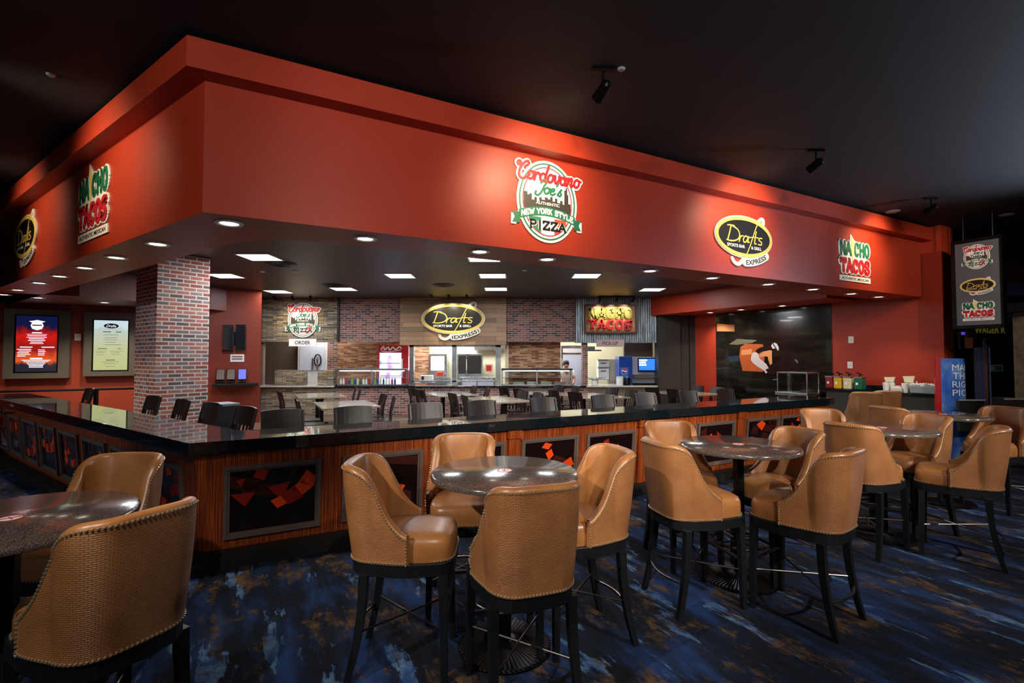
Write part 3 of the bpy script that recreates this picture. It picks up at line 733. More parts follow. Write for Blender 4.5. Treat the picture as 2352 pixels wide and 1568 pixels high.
mat('mural_orange', 'a04a1c', .4); mat('mural_tan', 'c08050', .4); mat('mural_grey', '5c5a48', .4); mat('mural_blue', '1c2c3e', .4); mat('mural_white', 'b8aeb4', .4); mat('beam_blue', '3c4668', .5); mat('dim_yellow', 'b0a63a', .5, emit='b0a63a', es=.12)
mat('purple_glow', '5a3ad0', .4, emit='6a4ae0', es=.6); mat('brown_glow', '5a3020', .4, emit='6a3a24', es=.15)
mat('print_white', 'ffffff', .4, emit='e8e8ff', es=1.3); mat('print_brown', '3a3a28', .5); mat('menu_green', '0f2a1c', .4)
def simple_grad(name, stops, es, kind='UV', nscale=3, namt=.3, rot=0):
    g = G(name); c = g.n('ShaderNodeTexCoord'); sp = g.n('ShaderNodeSeparateXYZ'); g.l(c.outputs[kind], sp.inputs[0]); nz = g.noise(c.outputs[kind], nscale, 5, .6)
    a = g.n('ShaderNodeMath', operation='MULTIPLY_ADD'); g.l(nz.outputs[0], a.inputs[0]); a.inputs[1].default_value = namt; g.l(sp.outputs[1], a.inputs[2])
    r = g.ramp(a.outputs[0], [(p, hexc(h)) for p, h in stops]); g.l(r.outputs[0], g.b.inputs['Emission Color']); g.set(Base_Color=(.02, .02, .02), Roughness=.15, Emission_Strength=es)
simple_grad('menu_red', [(.12, '0a0a20'), (.3, '1a0c2a'), (.38, 'e05a18'), (.48, 'c83a10'), (.58, '8a0c0c'), (.8, 'd0180e'), (.95, '5a1020'), (1.1, '0c1440')], 1.0, 'UV', 4, .35)
simple_grad('menu_yellow', [(.1, 'c8cc88'), (.6, 'cfd0a0'), (.95, 'c8d8d0'), (1.1, 'd8ecf4')], .85, 'UV', 2, .25)
simple_grad('amber_print', [(.5, '3a1c08'), (1.5, 'b06018')], .5, 'Object', 3, .5)
def mural_bg():
    g = G('mural_bg'); v = g.coord('Object', (.5, 3, 1)); nz = g.noise(v, 1.6, 5, .6)
    r = g.ramp(nz.outputs[0], [(.4, hexc('0a0a0b')), (.55, hexc('15150f')), (.72, hexc('2a2a1c'))]); g.l(r.outputs[0], g.b.inputs['Base Color']); g.set(Roughness=.12, Coat_Weight=.3)
mural_bg()
def pil():
    g = G('pillar_stone'); v = g.coord('Object'); nz = g.noise(v, 7, 5); r = g.ramp(nz.outputs[0], [(.3, hexc('8a7660')), (.7, hexc('b8a284'))]); g.l(r.outputs[0], g.b.inputs['Base Color']); g.set(Roughness=.6)
pil()

def kiosk():
    g = G('display_blue'); v = g.coord('Object', (3, 3, 1.5)); nz = g.noise(v, 1.5, 3); r = g.ramp(nz.outputs[0], [(.35, hexc('2450b0')), (.5, hexc('3a70cc')), (.65, hexc('7aa4e0'))]); g.l(r.outputs[0], g.b.inputs['Base Color']); g.set(Roughness=.35)
kiosk()
# ================================================================ LETTERING TOOLS
def arc(cx, cy, rx, ry, a0, a1, n=12): return [(cx+rx*cos(radians(a0+(a1-a0)*i/n)), cy+ry*sin(radians(a0+(a1-a0)*i/n))) for i in range(n+1)]
def ribbon(mb, pts, w, z0, th, joints=True, M4=None):
    for i in range(len(pts)-1):
        a, b = Vector(pts[i]), Vector(pts[i+1]); d = b-a
        if d.length < 1e-6: continue
        n = Vector((-d.y, d.x)).normalized()*w/2
        mb.slab([a-n, b-n, b+n, a+n], th, M4, z0)
    if joints:
        for p in pts: mb.slab([(p[0]+w/2*cos(k*pi/4), p[1]+w/2*sin(k*pi/4)) for k in range(8)], th*.98, M4, z0)
def bez(pts, n=8):
    """smooth curve through points (Catmull-Rom)"""
    P = [Vector(p) for p in pts]; P = [P[0]*2-P[1]]+P+[P[-1]*2-P[-2]]; out = []
    for i in range(1, len(P)-2):
        for k in range(n):
            t = k/n; a, b, c, d = P[i-1], P[i], P[i+1], P[i+2]
            out.append(tuple(.5*((2*b)+(c-a)*t+(2*a-5*b+4*c-d)*t*t+(3*b-a-3*c+d)*t**3)))
    out.append(tuple(P[-2])); return out
SLAB = {
 'N': ([[(.12, 0), (.12, 1)], [(.12, 1), (.88, 0)], [(.88, 0), (.88, 1)]], [(.12, 0), (.12, 1), (.88, 1)]),
 'A': ([[(.05, 0), (.5, 1)], [(.5, 1), (.95, 0)], [(.22, .33), (.78, .33)]], [(.05, 0), (.95, 0)]),
 'C': ([arc(.5, .5, .4, .5, 45, 315, 14), [(.80, .95), (.80, .66)]], []),
 'H': ([[(.14, 0), (.14, 1)], [(.86, 0), (.86, 1)], [(.14, .5), (.86, .5)]], [(.14, 0), (.14, 1), (.86, 0), (.86, 1)]),
 'O': ([arc(.5, .5, .4, .5, 0, 360, 18)], []), 'T': ([[(.5, 0), (.5, 1)], [(.06, 1), (.94, 1)], [(.06, 1), (.06, .78)], [(.94, 1), (.94, .78)]], [(.5, 0)]),
 'S': ([bez([(.82, .8), (.68, .97), (.42, 1), (.18, .86), (.2, .64), (.5, .52), (.8, .38), (.84, .16), (.6, 0), (.32, .02), (.14, .2)], 3), [(.82, .98), (.82, .74)], [(.14, .02), (.14, .26)]], []),
 'P': ([[(.18, 0), (.18, 1)], [(.18, 1), (.55, 1)]+arc(.55, .75, .3, .25, 90, -90, 8)+[(.18, .5)]], [(.18, 0), (.18, 1)]),
 'I': ([[(.5, 0), (.5, 1)]], [(.5, 0), (.5, 1)]), 'Z': ([[(.1, 1), (.9, 1), (.1, 0), (.9, 0)], [(.1, 1), (.1, .78)], [(.9, 0), (.9, .22)]], []),
 'E': ([[(.85, 1), (.18, 1), (.18, 0), (.85, 0)], [(.18, .5), (.65, .5)], [(.85, 1), (.85, .8)], [(.85, 0), (.85, .2)]], []),
 'W': ([[(.04, 1), (.28, 0), (.5, .8), (.72, 0), (.96, 1)]], [(.04, 1), (.96, 1)]), 'Y': ([[(.05, 1), (.5, .5), (.95, 1)], [(.5, .5), (.5, 0)]], [(.05, 1), (.95, 1), (.5, 0)]),
 'R': ([[(.18, 0), (.18, 1)], [(.18, 1), (.55, 1)]+arc(.55, .75, .3, .25, 90, -90, 8)+[(.18, .5)], [(.5, .5), (.88, 0)]], [(.18, 0), (.18, 1), (.88, 0)]),
 'K': ([[(.16, 0), (.16, 1)], [(.16, .4), (.85, 1)], [(.4, .62), (.88, 0)]], [(.16, 0), (.16, 1), (.88, 0), (.85, 1)]),
 'L': ([[(.2, 1), (.2, 0), (.85, 0), (.85, .25)]], [(.2, 1)])}
def slab_text(mb, txt, x0, y0, w, h, lw, z0, th, warp=None, gap=.12, ser=.17, widths=None):
    n = len(txt); ws = [(.55 if c == 'I' else .5 if c == ' ' else 1.25 if c == 'W' else 1) for c in txt]; tot = sum(ws)+gap*(n-1); u = w/tot; x = x0
    for c, k in zip(txt, ws):
        if c in SLAB:
            st, sf = SLAB[c]
            def T(p):
                q = (x+p[0]*u*k, y0+lw/2+p[1]*(h-lw)); return warp(q) if warp else q
            for s_ in st:
                q = [T(p) for p in s_]
                if warp is None or len(q) > 4: ribbon(mb, q, lw, z0, th)
                else: ribbon(mb, q, lw, z0, th)
            for p in sf:
                a, b = T((p[0]-ser, p[1])), T((p[0]+ser, p[1])); ribbon(mb, [a, b], lw*.62, z0, th, False)
        x += u*(k+gap)
_tc = {}
def bfont(txt, bold=0, shear=0):
    key = (txt, bold, shear)
    if key in _tc: return _tc[key]
    cu = bpy.data.curves.new('t', 'FONT'); cu.body = txt; cu.offset = bold; cu.shear = shear; cu.resolution_u = 3
    ob = bpy.data.objects.new('t', cu); COL.objects.link(ob); bpy.context.view_layer.update()
    me = bpy.data.meshes.new_from_object(ob.evaluated_get(bpy.context.evaluated_depsgraph_get()))
    vs = [tuple(v.co[:2]) for v in me.vertices]; fs = [tuple(p.vertices) for p in me.polygons]
    bpy.data.objects.remove(ob); bpy.data.curves.remove(cu); bpy.data.meshes.remove(me)
    _tc[key] = (vs, fs); return _tc[key]
def font_text(mb, txt, cx, cy, w, h, z0, th=.002, bold=.01, shear=0, warp=None, M4=None):
    vs, fs = bfont(txt, bold, shear); xs = [v[0] for v in vs]; ys = [v[1] for v in vs]
    x0, x1, y0, y1 = min(xs), max(xs), min(ys), max(ys)
    q = [(cx+((x-x0)/(x1-x0)-.5)*w, cy+((y-y0)/(y1-y0)-.5)*h) for x, y in vs]
    if warp: q = [warp(p) for p in q]
    P = [Vector((a, b, z0+th)) for a, b in q]
    if M4 is not None: P = [M4@p for p in P]
    for f in fs: mb.face([P[i] for i in f])
# cursive strokes, x advance in em
CUR = {'o': ([arc(.25, .25, .2, .25, 60, 420, 12), [(.35, .46), (.55, .42)]], .5), 'r': ([[(.06, 0), (.10, .46)], bez([(.09, .3), (.2, .46), (.34, .44), (.36, .36)], 4)], .42),
 'd': ([arc(.24, .24, .2, .24, 50, 400, 12), bez([(.52, 1.0), (.44, .4), (.42, .08), (.54, 0), (.62, .1)], 4)], .58), 'v': ([bez([(0, .42), (.08, .46), (.14, .1), (.26, .02), (.42, .3), (.38, .48), (.54, .44)], 5)], .5),
 'a': ([arc(.24, .24, .2, .24, 50, 400, 12), bez([(.46, .48), (.4, .12), (.48, 0), (.6, .1)], 4)], .56), 'n': ([bez([(.02, .44), (.1, .46), (.06, .0)], 4), bez([(.08, .2), (.26, .5), (.38, .42), (.34, .08), (.42, 0), (.52, .1)], 4)], .54),
 'e': ([bez([(.04, .22), (.3, .3), (.36, .44), (.22, .5), (.06, .3), (.12, .04), (.3, 0), (.48, .14)], 4)], .44), 's': ([bez([(.06, .1), (.26, .5), (.3, .5)], 4), bez([(.26, .46), (.2, .34), (.36, .16), (.26, 0), (.06, .06)], 4)], .42),
 'C': ([bez([(.62, .78), (.72, .92), (.6, 1.05), (.36, .9), (.16, .5), (.2, .1), (.5, -.05), (.8, .12)], 5), bez([(.62, .78), (.5, .72), (.5, .62)], 3), arc(.02, .86, .12, .12, 0, 300, 8)], .78),
 'J': ([bez([(.3, .8), (.4, 1.05), (.75, 1.02), (.62, .6), (.5, .1), (.3, -.2), (.04, -.12), (.06, .08)], 5)], .66), "'": ([[(.12, 1.0), (.04, .74)]], .2)}
def cursive(mb, txt, x0, y0, em, lw, z0, th, slant=.25, sx=1.0):
    x = x0
    for c in txt:
        st, ad = CUR[c]
        for s_ in st: ribbon(mb, [(x+(p[0]+p[1]*slant)*em*sx, y0+p[1]*em) for p in s_], lw, z0, th)
        x += ad*em*sx
    return x
def ellipse(cx, cy, rx, ry, n=48): return [(cx+rx*cos(2*pi*i/n), cy+ry*sin(2*pi*i/n)) for i in range(n)]
def ring(mb, cx, cy, rx, ry, t, z0, th, n=56, a0=0, a1=360):
    for i in range(n):
        a, b = radians(a0+(a1-a0)*i/n), radians(a0+(a1-a0)*(i+1)/n)
        mb.slab([(cx+rx*cos(a), cy+ry*sin(a)), (cx+rx*cos(b), cy+ry*sin(b)), (cx+(rx-t)*cos(b), cy+(ry-t)*sin(b)), (cx+(rx-t)*cos(a), cy+(ry-t)*sin(a))], th, None, z0)
_sg = {}
def sign_parts(key, parts, parent, sc=1.0):
    """parts: list of (name, material, builder). meshes cached per key, drawn at unit size"""
    if key not in _sg:
        lst = []
        for nm, mt, fn in parts():
            mb = MB(); fn(mb); o = mb.build(nm, mt, merge=False); lst.append((nm, o.data)); bpy.data.objects.remove(o)
        _sg[key] = lst
    for nm, me in _sg[key]:
        o = bpy.data.objects.new(nm, me); COL.objects.link(o); o.parent = parent; o.scale = (sc, sc, max(sc, .4) if sc < .4 else sc)
D_ = .012
def drafts_parts():
    a, b = 1.0, .47
    def tail(m, w, z, th): ribbon(m, bez([(.52, .42), (.62, .50), (.70, .50), (.72, .42), (.66, .30)], 5), w, z, th); ribbon(m, bez([(.0, -.46), (-.12, -.60), (-.25, -.66), (-.38, -.62), (-.44, -.54)], 5), w, z, th)
    def back(m):
        m.slab(ellipse(0, 0, a+.035, b+.035), .03); tail(m, .09, 0, .029)
        ribbon(m, [(x/20, -.60+.33*(x/20)**2) for x in range(0, 17)], .19, 0, .036)
    def gold(m): ring(m, 0, 0, a+.01, b+.01, .085, .030, D_)
    def face(m): m.slab(ellipse(0, 0, a-.07, b-.07), D_*.8, None, .030)
    def script(m):
        z, t = .042, .006
        for w, s in ((.034, [(-.50, .20), (-.56, .02), (-.62, -.13)]), (.026, [(-.62, .21), (-.54, .225), (-.38, .22)]), (.030, bez([(-.45, .215), (-.26, .14), (-.20, .0), (-.30, -.10), (-.48, -.14), (-.65, -.13)], 5)),
                     (.028, [(-.17, .01), (-.22, -.13)]), (.026, bez([(-.20, -.05), (-.13, .01), (-.07, .02)], 4)), (.030, bez([(.09, .01), (.0, .02), (-.07, -.06), (-.04, -.13), (.05, -.09), (.12, .02)], 4)), (.028, [(.12, .02), (.09, -.12), (.14, -.11)]),
                     (.024, bez([(.60, .47), (.50, .40), (.40, .26), (.28, .02), (.16, -.22), (.02, -.45)], 5)), (.022, [(.14, .0), (.30, .03), (.48, .03)]), (.028, bez([(.41, .17), (.36, .0), (.34, -.12), (.40, -.12)], 4)), (.028, bez([(.62, .03), (.54, .03), (.50, -.02), (.60, -.07), (.58, -.13), (.48, -.13)], 4))):
            ribbon(m, s, w, z, t)
    def tagl(m): font_text(m, 'SPORTS BAR', -.33, -.235, .62, .075, .044, .004, .02); font_text(m, '& GRILL', .40, -.235, .38, .075, .044, .004, .02)
    def expr(m):
        def wp(p):
            X = .40+p[0]; return (X-.5*p[1]*X, -.60+.33*X*X+p[1])
        font_text(m, 'EXPRESS', 0, 0, .74, .12, .036, .003, .03, warp=lambda p: wp((p[0], p[1])))
    return [('backing', 'white_vinyl', back), ('gold_border', 'sign_yellow', gold), ('oval_face', 'sign_black', face), ('script_lettering', 'sign_yellow', script), ('tagline_lettering', 'white_vinyl', tagl), ('lower_lettering', 'ink', expr)]
def pizza_parts():
    def back(m):
        m.slab(ellipse(0, 0, 1.0, 1.16), .03)
        m2 = [(-1.12, .62), (-1.12, .95), (-.95, 1.05), (-.7, 1.02), (.6, .74), (1.12, .72), (1.16, .5), (1.0, .36), (.3, .4), (-.6, .5)]
        cursive(m, 'Cordovano', -1.02, .56, .46, .17, 0, .029, .25, .93)
        rb(m, .30, -1.17, 1.17, .028)
    def rb(m, w, x0, x1, th, z0=0, n=16):
        for i in range(n):
            xa, xb = x0+(x1-x0)*i/n, x0+(x1-x0)*(i+1)/n; ya, yb = yc(xa), yc(xb)
            m.slab([(xa, ya-w/2), (xb, yb-w/2), (xb, yb+w/2), (xa, ya+w/2)], th, None, z0)
    def yc(x): return -.28-.20*x*x if abs(x) < .95 else -.60+.02*0
    def r1(m): ring(m, 0, 0, .93, 1.09, .045, .030, .006)
    def r2(m): ring(m, 0, 0, .82, .98, .03, .030, .006)
    def sky(m):
        hs = [(-.78, .20), (-.66, .12), (-.6, .16), (-.52, .0), (-.44, .08), (-.36, -.02), (-.28, .1), (-.2, .04), (-.1, .12), (0, .08), (.08, .16), (.16, .04), (.24, .14), (.32, .02), (.42, .1), (.5, .0), (.56, .42), (.61, .5), (.66, .3), (.70, .04), (.78, .0)]
        for i in range(len(hs)-1):
            x0, h = hs[i]; x1 = hs[i+1][0]; m.slab([(x0, -.26), (x1, -.26), (x1, h), (x0, h)], .005, None, .030)
    def auth(m): font_text(m, 'AUTHENTIC', 0, -.06, .78, .085, .036, .003, .015)
    def rib(m): rb(m, .25, -.93, .93, .008, .034); m.slab([(-1.14, -.70), (-.90, -.70), (-.90, -.40), (-1.14, -.40), (-1.06, -.55)], .004, None, .031); m.slab([(1.14, -.70), (.90, -.70), (.90, -.40), (1.14, -.40), (1.06, -.55)], .004, None, .031)
    def ribt(m): slab_text(m, 'NEW YORK STYLE', -.86, -.09, 1.72, .18, .038, .042, .005, warp=lambda p: (p[0], p[1]+yc(p[0])), ser=.14)
    def fl(c):
        x0, x1 = (-.62, -.22) if c == 0 else (.22, .62)
        def f(m):
            P = []; n = 6; 
            def yb(x): return -sqrt(max(0, 1-(x/.80)**2))*.96
            for i in range(n+1): x = x0+(x1-x0)*i/n; P.append((x, yb(x)))
            P += [(x1, -.46), (x0, -.46)]; m.slab(P, .003, None, .030)
        return f
    def piz(m): slab_text(m, 'PIZZA', -.60, -.82, 1.20, .28, .062, .038, .006, ser=.2)
    def pizo(m): slab_text(m, 'PIZZA', -.60, -.82, 1.20, .28, .105, .033, .005, ser=.22)
    def cor(m): cursive(m, 'Cordovano', -1.02, .56, .46, .078, .036, .006, .25, .93)
    def joe(m): cursive(m, "Joe's", -.42, .22, .36, .06, .036, .006, .25, 1.1)
    return [('backing', 'white_vinyl', back), ('outer_ring', 'sign_green', r1), ('inner_ring', 'sign_red', r2), ('skyline', 'skyline', sky), ('small_lettering', 'white_vinyl', auth), ('ribbon', 'sign_green', rib), ('ribbon_lettering', 'white_vinyl', ribt),
            ('green_stripe', 'flag_green', fl(0)), ('red_stripe', 'flag_red', fl(1)), ('lettering_outline', 'white_vinyl', pizo), ('block_lettering', 'ink', piz), ('red_script', 'sign_red', cor), ('green_script', 'sign_green', joe)]
def nacho_parts():
    def back(m):
        slab_text(m, 'NA', -1.0, .12, .74, .62, .24, 0, .026); slab_text(m, 'CHO', -.10, .12, 1.10, .62, .24, 0, .026); slab_text(m, 'TACOS', -1.0, -.56, 2.0, .66, .26, 0, .026); m.slab([(-.85, -.5), (.85, -.5), (.85, .6), (-.85, .6)], .025)
        m.slab([(-1.04, -.80), (1.04, -.80), (1.04, -.60), (-1.04, -.60)], .026); m.slab([(-.30, .98), (.08, .66), (-.24, .2), (-.36, .3)], .027)
    def chip(m): m.slab([(-.26, .9), (.0, .62), (-.18, -.12), (-.24, .2)], .006, None, .030)
    def gr(m): slab_text(m, 'NA', -.97, .12, .70, .58, .115, .030, .008); slab_text(m, 'CHO', -.05, .12, 1.02, .58, .115, .030, .008)
    def rd(m): slab_text(m, 'TACOS', -.97, -.52, 1.94, .58, .135, .034, .008)
    def tg(m): font_text(m, 'AUTHENTIC MEXICAN', 0, -.70, 1.8, .10, .028, .003, .01)
    return [('backing', 'white_vinyl', back), ('tortilla_chip', 'chip_yellow', chip), ('green_lettering', 'sign_green', gr), ('red_lettering', 'sign_red', rd), ('small_lettering', 'ink', tg)]
mat('chip_yellow', 'e8d084', .5)
def place(o, loc, x, up=Vector((0, 0, 1)), out=None):
    x = x.normalized(); w = x.cross(up).normalized(); up = w.cross(x)
    mm = Matrix((x, up, w)).transposed().to_4x4(); mm.translation = loc; o.matrix_world = mm; return o
def sign(kind, name, loc, x, sc, label, cat='sign'):
    e = empty(name, (0, 0, 0), 0, label, cat, 'logo signs'); place(e, loc, x); sign_parts(kind, {'d': drafts_parts, 'p': pizza_parts, 'n': nacho_parts}[kind], e, sc); return e
g0 = .002
sign('p', 'pizza_sign', R(3.33, -g0, 3.54, S0), dR, .405, 'large round pizza sign with skyline and green ribbon on the front red fascia')
sign('d', 'oval_bar_sign', R(6.74, -g0, 3.53, S0), dR, .62, 'black and gold oval sign on the front red fascia, below the hot orange glow')
sign('n', 'taco_sign', R(9.70, -g0, 3.46, S0), dR, .47, 'green and red taco lettering sign near the far end of the front fascia')
sign('n', 'taco_sign', L(2.74, -g0, 3.52, S0), -dL, .50, 'green and red taco lettering sign on the side fascia, seen steeply')
sign('d', 'oval_bar_sign', L(5.86, -g0, 3.58, S0), -dL, .64, 'narrow-looking black and gold oval sign on the side fascia by the picture edge')
# ================================================================ KITCHEN
KY = 14.8
def kx(px, Y=KY): return at_y(px, 818, Y).x
def kz(py, Y=KY): return at_y(1176, py, Y).z
def kbox(px0, py0, px1, py1, Y=KY, dep=.3, pro=0, m=None):
    m = m or MB(); m.box((kx(px0, Y), Y-pro, kz(py1, Y)), (kx(px1, Y), Y+dep, kz(py0, Y))); return m
X0 = kx(600)
struct(kbox(600, 684, 776, 785, dep=.3).build('wall_back', 'ledge_stone'))
struct(kbox(776, 684, 922, 785, dep=.3, pro=-.04).build('wall_back', 'kitchen_brick'))
m = MB(); m.box((kx(776)-.03, KY-.03, kz(785)), (kx(776)+.03, KY+.3, kz(684))); struct(m.build('trim_4', 'dark_trim'))
struct(kbox(920, 678, 1163, 792, dep=.42, pro=.10).build('wall_back', 'reclaimed_wood'))
struct(kbox(1163, 684, 1323, 785, dep=.3, pro=-.04).build('wall_back', 'kitchen_brick'))
m = MB(); x = kx(1323); n = 0; x1 = kx(1516); st = .034   # corrugated sheet
P = []
while x < x1: P.append((x, KY-.05-(.018 if n % 2 else 0))); x += st; n += 1
P += [(x1, KY-.05), (x1, KY+.3), (kx(1323), KY+.3)]; m.prism(P, kz(787), kz(683)); struct(m.build('wall_back', 'galvanised_metal'))
# counter wall under the openings
CT = .88
struct(MB().box((X0, KY, 0), (kx(770), KY+.35, CT-.03)).build('wall_back', 'ledge_stone'))
struct(MB().box((kx(770), KY, 0), (kx(1165), KY+.35, CT-.03)).build('wall_back', 'kitchen_brick'))
struct(MB().box((kx(1165), KY, 0), (kx(1350), KY+.35, CT-.03)).build('wall_back', 'kitchen_brick'))
struct(MB().box((kx(1350), KY, 0), (kx(1508), KY+.35, CT-.03)).build('wall_back', 'taupe'))
tag(MB().box((X0-.02, KY-.12, CT-.03), (kx(771), KY+.34, CT+.02)).build('order_counter', 'counter_light', bevel=.004), 'pale stone counter top at the stone-clad order station', 'counter')
tag(MB().box((kx(771)+.005, KY-.1, CT-.03), (kx(1345), KY+.34, CT+.01)).build('kitchen_counter', 'black_granite', bevel=.004), 'long dark kitchen counter top under the glass cases and hatch', 'counter')
tag(MB().box((kx(1345)+.01, KY-.1, CT-.03), (kx(1512), KY+.9, CT+.02)).build('pickup_counter', 'counter_light', bevel=.004), 'pale counter top below the pick-up sign carrying the soda machine', 'counter')
# stone posts standing on the counter
for a, b, lb in ((632, 698, 'short rustic stone pier beside the beige recess on the order counter'), (730, 767, 'short grey stone pier next to the glass drink case')):
    tag(kbox(a, 850, b, 884.4, dep=.30).build('stone_pier', 'ledge_stone'), lb, 'pier')
# back room
BY = 18.2
struct(MB().box((-10.5, BY, 0), (7, BY+.2, ICEIL)).build('wall_back_kitchen', 'cream'))
struct(MB().box((-10.4, 16.4, 0), (kx(684, 16.4), 16.6, ICEIL)).build('wall_back_recess', 'taupe'))
struct(MB().box((-10.5, 14.9, 0), (-10.3, BY, ICEIL)).build('wall_left_kitchen', 'taupe'))
struct(MB().box((-10.5, 14.9, 0), (X0, 15.05, ICEIL)).build('wall_left_kitchen', 'taupe'))
struct(MB().box((kx(752, 16), 16.0, 0), (kx(776, 16), 16.2, kz(785, 16))).build('wall_back_kitchen', 'kitchen_brick'))
struct(MB().box((kx(776, 16), 16.0, 0), (kx(942, 16), 16.2, 2.6)).build('wall_back_kitchen', 'tan_brick'))
struct(MB().box((kx(1163)+.0, KY+.35, 0), (kx(1290), KY+.5, 2.35)).build('wall_back_kitchen', 'tan_brick'))
struct(MB().box((kx(1160), KY+.32, CT), (kx(1168), KY+.52, 2.35)).build('trim_5', 'cream'))
struct(MB().box((kx(1339), KY+.02, CT), (kx(1350), KY+.4, 2.35)).build('trim_6', 'kitchen_brick'))
struct(MB().box((kx(1450), KY+.95, 0), (kx(1520), KY+1.1, ICEIL)).build('wall_back_kitchen', 'taupe'))
struct(MB().box((kx(1508), KY-.2, 0), (kx(1558), KY+.2, ICEIL)).build('wall_back_right', 'dark_taupe'))
m = MB().box((kx(1508), KY-.3, kz(712)), (kx(1610), KY-.2, kz(692))); struct(m.build('trim_7', 'taupe'))
for i, (a, b) in enumerate(((1558, 1580), (1582, 1604))):
    d = MB().box((kx(a), KY-.1, 0), (kx(b), KY-.05, kz(714))).build('door_%d' % (i+1), 'dark_taupe'); struct(d)
struct(MB().box((kx(1556), KY-.04, 0), (kx(1620), KY+.1, ICEIL)).build('wall_back_right', 'dark_trim'))
# cooler door (white, with hatch)
cd = empty('walk_in_cooler', (kx(718, 16.1), 16.15, 0), 0, 'white walk-in cooler front with small dark-rimmed hatch behind the order sign', 'cooler')
def sub(parent, mb, name, mt, **k): o = mb.build(name, mt, **k); o.parent = parent; o.matrix_parent_inverse = Matrix.Translation(-Vector(parent.location)); return o
sub(cd, kbox(684, 780, 752, 941, 16.1, .25), 'panel', 'white_plastic')
fr = sub(cd, kbox(688, 795, 746, 850, 16.08, .02), 'door_panel', 'pale_blue')
m = MB(); m.slab(ellipse(kx(730, 16), kz(829, 16), .11, .19, 20), .03, Matrix.Rotation(pi/2, 4, 'X')); 
m = MB(); cx_, cz_ = kx(730, 16.05), kz(827, 16.05); m.tube([Vector((cx_+.11*cos(2*pi*k/20), 16.04, cz_+.19*sin(2*pi*k/20))) for k in range(21)], .02, 6); sub(cd, m, 'hatch_rim', 'black_metal')
m = MB(); m.box((cx_-.02, 16.0, cz_-.3), (cx_+.02, 16.04, cz_+.05)); sub(cd, m, 'handle', 'steel')
m = MB(); m.box((kx(716, 16), 16.0, kz(848, 16)), (kx(719, 16), 16.04, kz(822, 16))); sub(cd, m, 'pull_bar', 'steel')
# glass display cases
def case(px0, px1, py0, name, label, top='steel', slope=False):
    x0, x1, zt = kx(px0), kx(px1), kz(py0); e = empty(name, (x0, KY-.05, CT+.02), 0, label, 'display case', 'glass food cases')
    m = MB(); t = .03; y0, y1 = KY-.04, KY+.34
    n = 2
    for k in range(n+1):
        x = x0+(x1-x0-t)*k/n; m.box((x, y0, CT+.02), (x+t, y0+t, zt)); m.box((x, y1-t, CT+.02), (x+t, y1, zt))
    m.box((x0, y0, CT+.012), (x1, y1, CT+.05)); sub(e, m, 'frame', 'steel')
    m = MB(); m.box((x0-.0, y0-.08, zt), (x1, y1, zt+.05)); sub(e, m, 'top', top)
    m = MB(); m.box((x0+t, y0+.008, CT+.05), (x1-t, y0+.014, zt)); sub(e, m, 'glass', 'glass')
    m = MB(); m.box((x0+.02, y0+.12, CT+.24), (x1-.02, y1-.02, CT+.25)); sub(e, m, 'shelf', 'steel')
    m = MB(); m.box((x0+.1, y0+.03, zt-.03), (x1-.1, y0+.07, zt)); sub(e, m, 'lamp_strip', 'led_cool')
    return x0, x1, zt
a0, a1, az_ = case(773, 936, 850, 'drink_case', 'glass display case with rows of bottles on the kitchen counter')
b0, b1, bz_ = case(1152, 1314, 850, 'food_case', 'glass food case with a black top ledge in front of the tan brick', 'dark_trim')
bt = ['white_plastic', 'soda_blue', 'red_plastic', 'green_plastic', 'lime', 'white_plastic', 'cream_plastic', 'soda_blue']
def bottle(x, y, z, cm, lb, i):
    m = MB(); m.lathe([(0, 0), (.03, 0), (.032, .12), (.012, .17), (.012, .2), (0, .2)], 10); b = m.build('bottle', cm, smooth=True)
    m = MB(); m.lathe([(.014, .19), (.014, .22), (0, .22)], 8); c = m.build('cap', 'white_plastic', b); b.location = (x, y, z); tag(b, lb, 'bottle', 'bottles in the glass case'); return b
nb = 20; b0_ = {}
for i in range(nb):
    x = a0+.10+(a1-a0-.5)*i/(nb-1); cm = bt[i*5 % 8]; cn = {'white_plastic': 'white', 'soda_blue': 'blue', 'red_plastic': 'red', 'green_plastic': 'green', 'lime': 'lime', 'cream_plastic': 'cream'}[cm]
    bottle(x, KY+.10, CT+.05, cm, 'small %s bottle in the glass drink case, %s' % (cn, ordn[i]+' along' if i < 10 else ordn[19-i]+' from the cooler end'), i)
# bright food trays
for i in range(4):
    x = b0+.35+i*.42; e = MB().box((x, KY+.06, CT+.05), (x+.34, KY+.28, CT+.12)).build('food_tray', 'steel'); f = MB().box((x+.02, KY+.08, CT+.115), (x+.32, KY+.26, CT+.125)).build('food', ['lime', 'cream', 'chip_yellow', 'flag_red'][i], e)
    tag(e, 'steel tray of %s food inside the black-topped food case' % ['green', 'cream', 'yellow', 'red'][i], 'tray', 'food trays')
